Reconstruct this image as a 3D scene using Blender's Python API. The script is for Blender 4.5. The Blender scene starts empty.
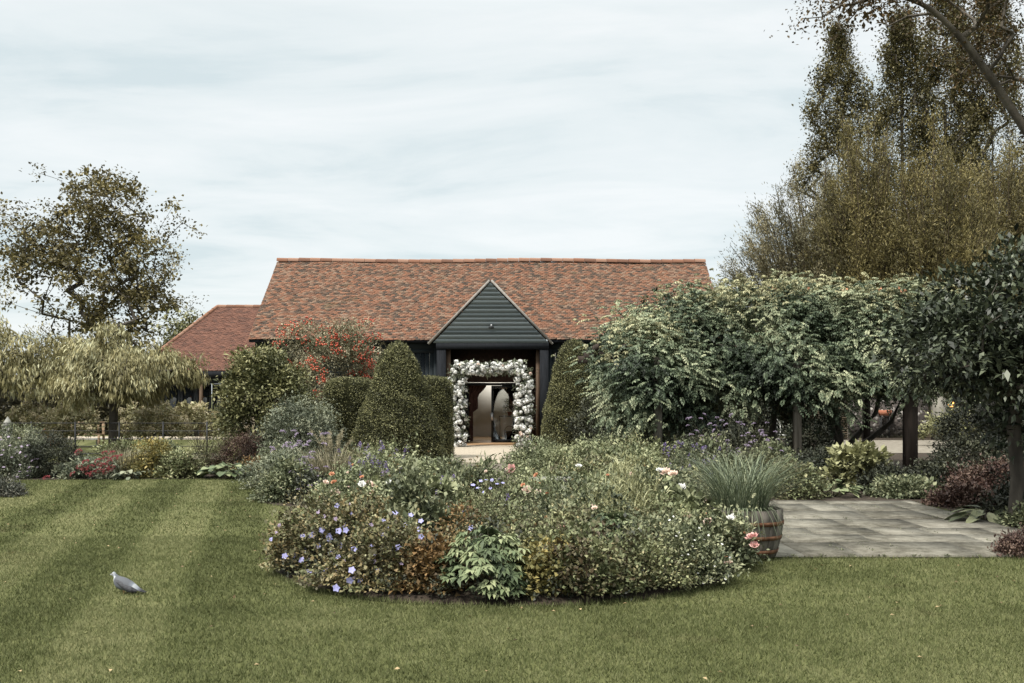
import bpy, math, random
import numpy as np
from mathutils import Vector, Matrix

S = bpy.context.scene
C = S.collection
rng = np.random.default_rng(11)
random.seed(5)
PI = math.pi

# ------------------------------------------------------------------ camera
cd = bpy.data.cameras.new('camera'); cam = bpy.data.objects.new('camera', cd); C.objects.link(cam)
cam.location = (0, 0, 1.6); cam.rotation_euler = (math.radians(90), 0, 0)
cd.sensor_width = 36; cd.lens = 35; cd.shift_y = 0.0552; cd.clip_start = 0.05; cd.clip_end = 4000
S.camera = cam

# ------------------------------------------------------------------ world, sun, exposure
SUN_EL, SUN_AZ = 56.0, 222.0          # compass-like: azimuth measured from +Y clockwise
S.view_settings.view_transform = 'Standard'; S.view_settings.look = 'None'
S.view_settings.exposure = 0.92; S.view_settings.gamma = 1.0; S.view_settings.use_curve_mapping = False
w = bpy.data.worlds.new('World'); S.world = w; w.use_nodes = True
nt = w.node_tree; nt.nodes.clear(); NN = nt.nodes.new; LK = nt.links.new
def wm(op, a, b=None, c=None):
    n = NN('ShaderNodeMath'); n.operation = op
    for i, x in enumerate((a, b, c)):
        if x is None: continue
        if isinstance(x, (int, float)): n.inputs[i].default_value = x
        else: LK(x, n.inputs[i])
    return n.outputs[0]
tc = NN('ShaderNodeTexCoord'); sep = NN('ShaderNodeSeparateXYZ'); LK(tc.outputs['Generated'], sep.inputs[0])
zc = wm('MAXIMUM', sep.outputs[2], 0.0)
den = wm('ADD', zc, 0.10)
cx_ = wm('DIVIDE', sep.outputs[0], den); cy_ = wm('DIVIDE', sep.outputs[1], den)
cmb = NN('ShaderNodeCombineXYZ'); LK(wm('MULTIPLY', cx_, 0.55), cmb.inputs[0]); LK(cy_, cmb.inputs[1])
mp = NN('ShaderNodeMapping'); mp.inputs['Rotation'].default_value = (0, 0, 0.35); mp.inputs['Location'].default_value = (3.3, 1.7, 0)
LK(cmb.outputs[0], mp.inputs[0])
nz = NN('ShaderNodeTexNoise'); nz.inputs['Scale'].default_value = 1.5; nz.inputs['Detail'].default_value = 10; nz.inputs['Roughness'].default_value = 0.58
nz.inputs['Distortion'].default_value = 0.5
LK(mp.outputs[0], nz.inputs['Vector'])
cr = NN('ShaderNodeValToRGB'); e = cr.color_ramp.elements
e[0].position = 0.37; e[0].color = (3.75, 4.25, 4.35, 1); e[1].position = 0.64; e[1].color = (4.95, 5.14, 5.14, 1)
m_ = cr.color_ramp.elements.new(0.48); m_.color = (4.42, 4.76, 4.79, 1)
LK(nz.outputs[0], cr.inputs[0])
# overcast skies are brightest overhead
mr = NN('ShaderNodeMapRange'); mr.inputs['From Min'].default_value = 0.36; mr.inputs['From Max'].default_value = 1.0
mr.inputs['To Min'].default_value = 1.0; mr.inputs['To Max'].default_value = 3.3
LK(zc, mr.inputs[0])
mul = NN('ShaderNodeVectorMath'); mul.operation = 'SCALE'; LK(cr.outputs[0], mul.inputs[0]); LK(mr.outputs[0], mul.inputs['Scale'])
sky = NN('ShaderNodeTexSky'); sky.sky_type = 'NISHITA'; sky.sun_disc = False
sky.sun_elevation = math.radians(SUN_EL); sky.sun_rotation = math.radians(SUN_AZ)
mx = NN('ShaderNodeMix'); mx.data_type = 'RGBA'; mx.inputs['Factor'].default_value = 0.93
wt = NN('ShaderNodeMix'); wt.data_type = 'RGBA'; wt.blend_type = 'MULTIPLY'; wt.inputs[7].default_value = (1.0, .95, .88, 1)
mr2 = NN('ShaderNodeMapRange'); mr2.inputs['From Min'].default_value = 0.36; mr2.inputs['From Max'].default_value = 0.6; LK(zc, mr2.inputs[0]); LK(mr2.outputs[0], wt.inputs[0])
LK(mul.outputs[0], wt.inputs[6]); LK(sky.outputs[0], mx.inputs[6]); LK(wt.outputs[2], mx.inputs[7])
bg = NN('ShaderNodeBackground'); bg.inputs[1].default_value = 0.1; LK(mx.outputs[2], bg.inputs[0])
wo = NN('ShaderNodeOutputWorld'); LK(bg.outputs[0], wo.inputs[0])
sl = bpy.data.lights.new('sun', 'SUN'); sl.energy = 2.9; sl.angle = math.radians(10); sl.color = (1.0, 0.95, 0.87)
so = bpy.data.objects.new('sun', sl); C.objects.link(so)
az, el = math.radians(SUN_AZ), math.radians(SUN_EL)
sd = Vector((math.sin(az)*math.cos(el), math.cos(az)*math.cos(el), math.sin(el)))
so.rotation_euler = (-sd).to_track_quat('-Z', 'Y').to_euler()
S.cycles.max_bounces = 6; S.cycles.diffuse_bounces = 3; S.cycles.transmission_bounces = 3; S.cycles.transparent_max_bounces = 4

# ------------------------------------------------------------------ materials
def newmat(name):
    m = bpy.data.materials.new(name); m.use_nodes = True
    return m, m.node_tree, m.node_tree.nodes['Principled BSDF']
def ramp(t, cols, pos=None):
    r = t.nodes.new('ShaderNodeValToRGB'); n = len(cols)
    pos = pos or [i/(n-1) for i in range(n)]
    els = r.color_ramp.elements
    while len(els) < n: els.new(0.5)
    for i in range(n):
        els[i].position = pos[i]; els[i].color = (*cols[i], 1)
    return r
def noise(t, scale, detail=4, coord='Object', rough=0.55, stretch=None):
    tcn = t.nodes.new('ShaderNodeTexCoord'); n = t.nodes.new('ShaderNodeTexNoise')
    n.inputs['Scale'].default_value = scale; n.inputs['Detail'].default_value = detail; n.inputs['Roughness'].default_value = rough
    if stretch:
        mpn = t.nodes.new('ShaderNodeMapping'); mpn.inputs['Scale'].default_value = stretch
        t.links.new(tcn.outputs[coord], mpn.inputs[0]); t.links.new(mpn.outputs[0], n.inputs['Vector'])
    else: t.links.new(tcn.outputs[coord], n.inputs['Vector'])
    return n
def leaf_mat(name, cols, trans=0.28, rough=0.55, spec=0.3, pos=None):
    m, t, b = newmat(name)
    a = t.nodes.new('ShaderNodeAttribute'); a.attribute_name = 'tint'
    if not name.endswith(('petal', 'feather')): trans *= .6; cols = [tuple(min(.45, c*1.3*(.5+.85*i/(len(cols)-1))) for c in cc) for i, cc in enumerate(cols)]
    r = ramp(t, cols, pos); t.links.new(a.outputs['Fac'], r.inputs[0])
    t.links.new(r.outputs[0], b.inputs['Base Color'])
    b.inputs['Roughness'].default_value = rough; b.inputs['Specular IOR Level'].default_value = spec
    tr = t.nodes.new('ShaderNodeBsdfTranslucent'); t.links.new(r.outputs[0], tr.inputs[0])
    mxs = t.nodes.new('ShaderNodeMixShader'); mxs.inputs[0].default_value = trans
    t.links.new(b.outputs[0], mxs.inputs[1]); t.links.new(tr.outputs[0], mxs.inputs[2])
    t.links.new(mxs.outputs[0], t.nodes['Material Output'].inputs[0])
    return m
def tex_mat(name, cols, scale=5, rough=0.8, bump=0.0, stretch=None, pos=None, detail=5, spec=0.3, bscale=None, metal=0):
    m, t, b = newmat(name)
    n = noise(t, scale, detail, stretch=stretch); r = ramp(t, cols, pos or [0.3 + 0.4*i/(len(cols)-1) for i in range(len(cols))])
    t.links.new(n.outputs[0], r.inputs[0]); t.links.new(r.outputs[0], b.inputs['Base Color'])
    b.inputs['Roughness'].default_value = rough; b.inputs['Specular IOR Level'].default_value = spec; b.inputs['Metallic'].default_value = metal
    if bump:
        bn = noise(t, bscale or scale*4, 5, stretch=stretch); bp = t.nodes.new('ShaderNodeBump'); bp.inputs['Strength'].default_value = bump; bp.inputs['Distance'].default_value = 0.02
        t.links.new(bn.outputs[0], bp.inputs['Height']); t.links.new(bp.outputs[0], b.inputs['Normal'])
    return m
def tint_mat(name, cols, rough=0.85, spec=0.2, pos=None, nscale=30, namt=0.25):
    """one colour per piece (tile, board, stave) with fine noise over it"""
    m, t, b = newmat(name)
    a = t.nodes.new('ShaderNodeAttribute'); a.attribute_name = 'tint'
    n = noise(t, nscale, 5)
    ad = t.nodes.new('ShaderNodeMath'); ad.operation = 'MULTIPLY_ADD'; ad.inputs[1].default_value = namt; ad.use_clamp = True
    sb = t.nodes.new('ShaderNodeMath'); sb.operation = 'SUBTRACT'; sb.inputs[1].default_value = 0.5*namt
    t.links.new(n.outputs[0], ad.inputs[0]); t.links.new(a.outputs['Fac'], ad.inputs[2]); t.links.new(ad.outputs[0], sb.inputs[0])
    r = ramp(t, cols, pos); t.links.new(sb.outputs[0], r.inputs[0]); t.links.new(r.outputs[0], b.inputs['Base Color'])
    b.inputs['Roughness'].default_value = rough; b.inputs['Specular IOR Level'].default_value = spec
    return m
M = {}
# foliage
M['yew'] = leaf_mat('yew', [(.022,.024,.012), (.072,.076,.033), (.185,.178,.085)], .1)
M['yew_core'] = tex_mat('yew_core', [(.010,.011,.006), (.022,.022,.011)], 30, 1.0, spec=0)  # near-black, so shade between the shoots is put into the colour
M['wisteria'] = leaf_mat('wisteria', [(.030,.044,.028), (.070,.098,.058), (.125,.150,.092), (.205,.215,.135)], .2)
M['wist_tip'] = leaf_mat('wisteria_tip', [(.15,.16,.085), (.22,.21,.115), (.27,.25,.15)], .3)
M['laurel'] = leaf_mat('laurel', [(.010,.013,.009), (.024,.032,.019), (.085,.098,.06)], .15, .45, .35, [0, .5, 1])
M['golden'] = leaf_mat('golden_droop', [(.10,.098,.045), (.225,.20,.095), (.35,.315,.165)], .22)
M['maple'] = leaf_mat('rusty_olive', [(.050,.045,.022), (.10,.086,.038), (.17,.140,.056)], .3)
M['poplar'] = leaf_mat('poplar', [(.042,.040,.019), (.085,.077,.036), (.15,.128,.056)], .3)
M['willow'] = leaf_mat('willow', [(.050,.046,.020), (.112,.098,.041), (.19,.158,.066)], .3)
M['willow_grey'] = leaf_mat('willow_grey', [(.085,.082,.050), (.135,.125,.075), (.19,.165,.10)], .3)
M['overhang'] = leaf_mat('overhang', [(.030,.022,.012), (.055,.040,.020), (.11,.068,.025)], .3)
M['olive'] = leaf_mat('olive_shrub', [(.040,.048,.020), (.100,.104,.044), (.19,.18,.09)], .2)
M['greygreen'] = leaf_mat('grey_green', [(.075,.090,.065), (.115,.130,.090), (.17,.175,.12)], .2)
M['berryleaf'] = leaf_mat('berry_leaf', [(.075,.08,.045), (.16,.15,.09), (.28,.23,.16)], .25)
M['fresh'] = leaf_mat('fresh_green', [(.040,.062,.028), (.105,.135,.068), (.175,.19,.105)], .25)
M['mid'] = leaf_mat('mid_green', [(.040,.052,.028), (.095,.110,.060), (.18,.182,.11)], .2)
M['pale'] = leaf_mat('pale_green', [(.060,.075,.038), (.138,.156,.082), (.23,.238,.142)], .22)
M['dry'] = leaf_mat('dry_mix', [(.050,.050,.026), (.100,.090,.046), (.108,.125,.062), (.158,.168,.086), (.22,.195,.11)], .22)
M['rust'] = leaf_mat('rust_leaf', [(.06,.045,.022), (.105,.070,.030), (.16,.095,.04), (.13,.12,.06)], .25)
M['yellowolive'] = leaf_mat('yellow_olive', [(.08,.078,.03), (.14,.13,.05), (.22,.17,.06)], .25)
M['purpleleaf'] = leaf_mat('purple_leaf', [(.040,.040,.034), (.068,.075,.060), (.115,.105,.085)], .2)
M['mixed'] = leaf_mat('mixed_low', [(.050,.040,.022), (.090,.066,.036), (.080,.094,.044), (.130,.138,.072), (.19,.16,.09)], .2)
M['geranium'] = leaf_mat('geranium_leaf', [(.042,.045,.022), (.085,.072,.036), (.110,.120,.058), (.150,.112,.054), (.20,.195,.115)], .2)
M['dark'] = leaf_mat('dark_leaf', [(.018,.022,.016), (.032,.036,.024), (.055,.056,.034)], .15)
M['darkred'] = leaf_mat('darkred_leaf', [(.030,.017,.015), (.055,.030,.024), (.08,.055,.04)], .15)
M['limey'] = leaf_mat('limey', [(.085,.090,.042), (.175,.175,.085), (.27,.255,.15)], .25)
M['hydra'] = leaf_mat('hydrangea_leaf', [(.13,.125,.06), (.25,.225,.115), (.34,.30,.165)], .25)
M['grassblade'] = leaf_mat('ornamental_grass', [(.11,.10,.06), (.17,.155,.095), (.25,.22,.15)], .3)
M['agapanthus'] = leaf_mat('strap_leaf', [(.055,.075,.048), (.09,.115,.07), (.15,.165,.105)], .25)
M['hedge'] = leaf_mat('dark_hedge', [(.022,.022,.014), (.038,.036,.02), (.06,.052,.028)], .15)
M['litter'] = leaf_mat('litter', [(.09,.06,.03), (.17,.12,.06), (.24,.18,.10)], .1)
# petals
M['blue'] = leaf_mat('blue_petal', [(.23,.23,.50), (.32,.32,.60), (.46,.44,.70)], .2)
M['lilac'] = leaf_mat('lilac_petal', [(.24,.18,.29), (.34,.27,.39), (.46,.38,.50)], .2)
M['violet'] = leaf_mat('violet_petal', [(.10,.07,.22), (.17,.12,.32), (.26,.18,.40)], .2)
M['peach'] = leaf_mat('peach_petal', [(.66,.48,.40), (.78,.64,.55), (.84,.77,.70)], .25)
M['pink'] = leaf_mat('pink_petal', [(.58,.30,.28), (.72,.47,.44), (.80,.64,.60)], .25)
M['white'] = leaf_mat('white_petal', [(.72,.72,.69), (.80,.80,.78), (.86,.86,.84)], .2)
M['red'] = leaf_mat('red_petal', [(.16,.022,.03), (.25,.045,.055), (.34,.10,.10)], .2)
M['cream'] = leaf_mat('cream_petal', [(.36,.30,.18), (.48,.42,.28), (.56,.50,.36)], .2)
M['orange'] = leaf_mat('orange_petal', [(.50,.20,.11), (.62,.33,.20), (.70,.46,.32)], .2)
M['berry'] = tint_mat('berry_skin', [(.26,.026,.014), (.40,.055,.025), (.48,.11,.05)], .4, .5)
# wood, stone, metal
M['bark'] = tex_mat('bark', [(.030,.026,.022), (.065,.056,.046), (.11,.098,.082)], 6, .9, .6, (1, 1, .25))
M['bark_pale'] = tex_mat('bark_pale', [(.07,.062,.052), (.13,.118,.10), (.20,.185,.16)], 4, .9, .5, (1, 1, .3))
M['bark_mottled'] = tex_mat('bark_mottled', [(.035,.030,.024), (.085,.074,.060), (.15,.135,.115)], 3, .95, .7, (1, 1, .5))
M['stem'] = tex_mat('stem', [(.045,.045,.025), (.09,.085,.05)], 8, .8)
M['stem_brown'] = tex_mat('stem_brown', [(.04,.03,.02), (.08,.062,.04)], 8, .85)
M['twig'] = tex_mat('twig', [(.050,.038,.024), (.10,.078,.05)], 3, .9)
M['post'] = tex_mat('post', [(.075,.065,.052), (.15,.135,.11), (.21,.19,.16)], 5, .85, .4, (3, 3, .25))
M['post_red'] = tex_mat('post_red', [(.028,.021,.017), (.055,.041,.033)], 5, .85, .4, (3, 3, .25))
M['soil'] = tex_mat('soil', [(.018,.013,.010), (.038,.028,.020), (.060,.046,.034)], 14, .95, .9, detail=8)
M['yard'] = tex_mat('yard_gravel', [(.13,.115,.09), (.19,.17,.14), (.25,.225,.19)], 5, .95, .5, detail=9)  # gravel darkened all over to stand for the yard's partial shade
M['gravel'] = tex_mat('gravel', [(.24,.20,.155), (.34,.295,.235), (.42,.375,.31)], 18, .95, .5, detail=8)
M['blackboard'] = tint_mat('black_boarding', [(.012,.016,.020), (.020,.026,.030), (.032,.039,.044)], .8, .15, nscale=9)
M['gableboard'] = tint_mat('grey_boarding', [(.13,.158,.175), (.185,.22,.24), (.24,.275,.295)], .8, .2, nscale=7)
M['timber_black'] = tex_mat('timber_black', [(.008,.009,.011), (.016,.018,.022)], 8, .85, .2, (3, 3, .3), spec=.12)
M['timber_brown'] = tex_mat('timber_brown', [(.05,.032,.02), (.11,.07,.045)], 6, .75, .2, (3, 3, .3))
M['verge'] = tex_mat('verge', [(.19,.175,.16), (.28,.265,.245)], 9, .9, .2)
M['rooftile'] = tint_mat('old_clay_tile', [(.068,.056,.048), (.110,.078,.060), (.168,.094,.066), (.235,.116,.074), (.21,.148,.11), (.34,.30,.25)], .9, .15, [0, .2, .42, .68, .85, 1], 14, .34)
t = M['rooftile'].node_tree; b = t.nodes['Principled BSDF']; src = b.inputs['Base Color'].links[0].from_socket        # moss gathers in patches
mn = noise(t, 1.3, 7, rough=.68); mrm = t.nodes.new('ShaderNodeMapRange'); mrm.inputs[1].default_value = .58; mrm.inputs[2].default_value = .70; mrm.inputs[4].default_value = .6; t.links.new(mn.outputs[0], mrm.inputs[0])
mxm = t.nodes.new('ShaderNodeMix'); mxm.data_type = 'RGBA'; t.links.new(mrm.outputs[0], mxm.inputs[0]); t.links.new(src, mxm.inputs[6]); mxm.inputs[7].default_value = (.095, .085, .052, 1); t.links.new(mxm.outputs[2], b.inputs['Base Color'])
M['rooftile2'] = tint_mat('newer_clay_tile', [(.095,.056,.046), (.145,.075,.057), (.19,.098,.072)], .9, .15, None, 22, .2)
M['ridge'] = tint_mat('ridge_tile', [(.13,.072,.052), (.20,.10,.065), (.25,.155,.115)], .9, .15, None, 20, .25)
M['brick'] = tex_mat('dark_brick', [(.020,.013,.011), (.05,.03,.024)], 10, .9, .3)
M['plaster'] = tex_mat('plaster', [(.72,.69,.63), (.80,.77,.71)], 2, .8)
M['cream_wall'] = tex_mat('cream_wall', [(.36,.31,.23), (.44,.39,.30)], 3, .85)
M['woodfloor'] = tex_mat('woodfloor', [(.20,.12,.06), (.32,.20,.11)], 3, .45, .0, (1, 12, 1))
M['curtain'] = tex_mat('curtain', [(.040,.018,.013), (.075,.036,.026)], 6, .9)
M['blackmetal'] = tex_mat('blackmetal', [(.010,.011,.012), (.020,.021,.023)], 12, .5, .1)
M['steel'] = tex_mat('steel', [(.45,.46,.47), (.58,.59,.6)], 12, .35, metal=.6)
M['whitemetal'] = tex_mat('whitemetal', [(.42,.42,.40), (.55,.55,.52)], 9, .5)
M['stone'] = tex_mat('stone', [(.15,.15,.14), (.24,.24,.22), (.32,.31,.29)], 7, .9, .4)
M['concrete'] = tex_mat('concrete', [(.15,.14,.12), (.22,.21,.18)], 7, .9, .3)
M['terracotta'] = tex_mat('terracotta', [(.28,.10,.06), (.40,.17,.10)], 7, .85, .2)
M['flag'] = None
M['oak'] = tint_mat('weathered_stave', [(.075,.068,.060), (.115,.104,.09), (.17,.155,.135)], .85, .2, None, 26, .3)
M['rust_hoop'] = tex_mat('rust_hoop', [(.06,.030,.018), (.13,.062,.034), (.18,.10,.06)], 14, .8, .3, metal=.3)
M['oakwood'] = tex_mat('bench_wood', [(.16,.11,.07), (.27,.19,.12)], 5, .8)
m, t, b = newmat('glass_dark'); b.inputs['Base Color'].default_value = (.012, .014, .016, 1); b.inputs['Roughness'].default_value = .06; b.inputs['Specular IOR Level'].default_value = .6; M['glass_dark'] = m
m, t, b = newmat('glass_clear')
gl = t.nodes.new('ShaderNodeBsdfGlossy'); gl.inputs['Roughness'].default_value = .02; tp = t.nodes.new('ShaderNodeBsdfTransparent'); tp.inputs[0].default_value = (.9, .92, .92, 1)
fr = t.nodes.new('ShaderNodeFresnel'); fr.inputs[0].default_value = 1.45; ms = t.nodes.new('ShaderNodeMixShader')
t.links.new(fr.outputs[0], ms.inputs[0]); t.links.new(tp.outputs[0], ms.inputs[1]); t.links.new(gl.outputs[0], ms.inputs[2]); t.links.new(ms.outputs[0], t.nodes['Material Output'].inputs[0])
M['glass_clear'] = m
m, t, b = newmat('lamp_glow'); b.inputs['Base Color'].default_value = (.8, .4, .1, 1); b.inputs['Emission Color'].default_value = (1, .42, .10, 1); b.inputs['Emission Strength'].default_value = 1.6; M['lamp_glow'] = m

# lawn: mown stripes run away to the left; patchy, slightly dry
def lawn_nodes(t, cols, attr=None):
    tcn = t.nodes.new('ShaderNodeTexCoord')
    sp = t.nodes.new('ShaderNodeSeparateXYZ'); t.links.new(tcn.outputs['Object'], sp.inputs[0])
    def mm(op, a, b_=None):
        n = t.nodes.new('ShaderNodeMath'); n.operation = op
        for i, x in enumerate((a, b_)):
            if x is None: continue
            if isinstance(x, (int, float)): n.inputs[i].default_value = x
            else: t.links.new(x, n.inputs[i])
        return n.outputs[0]
    u = mm('ADD', mm('MULTIPLY', sp.outputs[0], .97), mm('MULTIPLY', sp.outputs[1], .24))
    st = mm('SINE', mm('MULTIPLY', u, 2*PI/1.35))
    st = mm('MULTIPLY', mm('MAXIMUM', mm('MINIMUM', mm('MULTIPLY', st, 2.5), 1.0), -1.0), .5)
    # the stripes only show on the open left lawn
    fade = t.nodes.new('ShaderNodeMapRange'); fade.inputs[1].default_value = -1.2; fade.inputs[2].default_value = -3.2; fade.inputs[3].default_value = .12; fade.inputs[4].default_value = 1
    t.links.new(sp.outputs[0], fade.inputs[0])
    st = mm('MULTIPLY', st, fade.outputs[0])
    n1 = noise(t, .55, 5); n2 = noise(t, 3.2, 6, rough=.65); n3 = noise(t, 26, 4, rough=.7)
    f = mm('ADD', mm('MULTIPLY', n1.outputs[0], .50), mm('MULTIPLY', n2.outputs[0], .40))
    f = mm('ADD', f, mm('MULTIPLY', n3.outputs[0], .22))
    f = mm('ADD', f, mm('MULTIPLY', st, .19))
    if attr:
        a = t.nodes.new('ShaderNodeAttribute'); a.attribute_name = 'tint'
        f = mm('ADD', f, mm('MULTIPLY', mm('SUBTRACT', a.outputs['Fac'], .5), .40))
    r = ramp(t, cols, [.34, .46, .57, .72]); t.links.new(f, r.inputs[0])
    # worn, dry patches
    n4 = noise(t, .85, 6, rough=.62); mr_ = t.nodes.new('ShaderNodeMapRange'); mr_.inputs[1].default_value = .58; mr_.inputs[2].default_value = .74; mr_.inputs[4].default_value = .75; t.links.new(n4.outputs[0], mr_.inputs[0])
    n5 = noise(t, 5.5, 5, rough=.6); mr5 = t.nodes.new('ShaderNodeMapRange'); mr5.inputs[1].default_value = .45; mr5.inputs[2].default_value = .62; t.links.new(n5.outputs[0], mr5.inputs[0])
    mix_ = t.nodes.new('ShaderNodeMix'); mix_.data_type = 'RGBA'; t.links.new(mm('MULTIPLY', mr_.outputs[0], mr5.outputs[0]), mix_.inputs[0]); t.links.new(r.outputs[0], mix_.inputs[6]); mix_.inputs[7].default_value = (.095, .078, .040, 1)
    class Q: outputs = [mix_.outputs[2]]
    return Q
m, t, b = newmat('lawn'); r = lawn_nodes(t, [(.042,.044,.016), (.064,.070,.026), (.090,.097,.038), (.130,.129,.060)])
t.links.new(r.outputs[0], b.inputs['Base Color']); b.inputs['Roughness'].default_value = .95; b.inputs['Specular IOR Level'].default_value = .1
bn = noise(t, 60, 4); bp = t.nodes.new('ShaderNodeBump'); bp.inputs['Strength'].default_value = .5; bp.inputs['Distance'].default_value = .02; t.links.new(bn.outputs[0], bp.inputs['Height']); t.links.new(bp.outputs[0], b.inputs['Normal'])
M['lawn'] = m
m, t, b = newmat('grass_blades'); r = lawn_nodes(t, [(.052,.060,.022), (.082,.096,.035), (.115,.132,.052), (.176,.182,.088)], True)
t.links.new(r.outputs[0], b.inputs['Base Color']); b.inputs['Roughness'].default_value = .7; b.inputs['Specular IOR Level'].default_value = .2
tr = t.nodes.new('ShaderNodeBsdfTranslucent'); t.links.new(r.outputs[0], tr.inputs[0]); mxs = t.nodes.new('ShaderNodeMixShader'); mxs.inputs[0].default_value = .3
t.links.new(b.outputs[0], mxs.inputs[1]); t.links.new(tr.outputs[0], mxs.inputs[2]); t.links.new(mxs.outputs[0], t.nodes['Material Output'].inputs[0])
M['blades'] = m
def flag_mat():
    m, t, b = newmat('flagstone'); a = t.nodes.new('ShaderNodeAttribute'); a.attribute_name = 'tint'
    ns = [noise(t, 1.1, 4, stretch=(1, .55, 1)), noise(t, 7, 8, rough=.72), noise(t, 38, 5, rough=.7)]; acc = a.outputs['Fac']
    for n_, k_ in zip(ns, (.9, 1.0, .45)):
        q = t.nodes.new('ShaderNodeMath'); q.operation = 'SUBTRACT'; q.inputs[1].default_value = .5; t.links.new(n_.outputs[0], q.inputs[0])
        p = t.nodes.new('ShaderNodeMath'); p.operation = 'MULTIPLY_ADD'; p.inputs[1].default_value = k_; t.links.new(q.outputs[0], p.inputs[0]); t.links.new(acc, p.inputs[2]); acc = p.outputs[0]
    r = ramp(t, [(.028,.026,.019), (.082,.076,.060), (.150,.141,.116), (.210,.199,.168), (.29,.275,.235)], [.12, .34, .52, .68, .9]); t.links.new(acc, r.inputs[0]); t.links.new(r.outputs[0], b.inputs['Base Color'])
    b.inputs['Roughness'].default_value = .85; b.inputs['Specular IOR Level'].default_value = .2
    bp = t.nodes.new('ShaderNodeBump'); bp.inputs['Strength'].default_value = .55; bp.inputs['Distance'].default_value = .012; t.links.new(ns[1].outputs[0], bp.inputs['Height']); t.links.new(bp.outputs[0], b.inputs['Normal']); return m
M['flag'] = flag_mat()
M['moss'] = tex_mat('mossy_joint', [(.018,.017,.011), (.040,.042,.020), (.065,.062,.036)], 12, .95, .5)
M['paver'] = tint_mat('path_paver', [(.10,.088,.075), (.16,.14,.115), (.22,.19,.16)], .9, .2, None, 12, .3)
# flint wall: pale and dark nodules in mortar
m, t, b = newmat('flint'); tcn = t.nodes.new('ShaderNodeTexCoord'); vo = t.nodes.new('ShaderNodeTexVoronoi'); vo.inputs['Scale'].default_value = 9
t.links.new(tcn.outputs['Object'], vo.inputs['Vector']); sx = t.nodes.new('ShaderNodeSeparateColor'); t.links.new(vo.outputs['Color'], sx.inputs[0])
r = ramp(t, [(.03,.026,.024), (.06,.05,.046), (.10,.085,.075), (.40,.38,.36)], [0, .45, .84, 1]); t.links.new(sx.outputs[0], r.inputs[0]); t.links.new(r.outputs[0], b.inputs['Base Color'])
bp = t.nodes.new('ShaderNodeBump'); bp.inputs['Strength'].default_value = .8; bp.inputs['Distance'].default_value = .03; bp.invert = True; t.links.new(vo.outputs['Distance'], bp.inputs['Height']); t.links.new(bp.outputs[0], b.inputs['Normal'])
b.inputs['Roughness'].default_value = .85; M['flint'] = m

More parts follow.
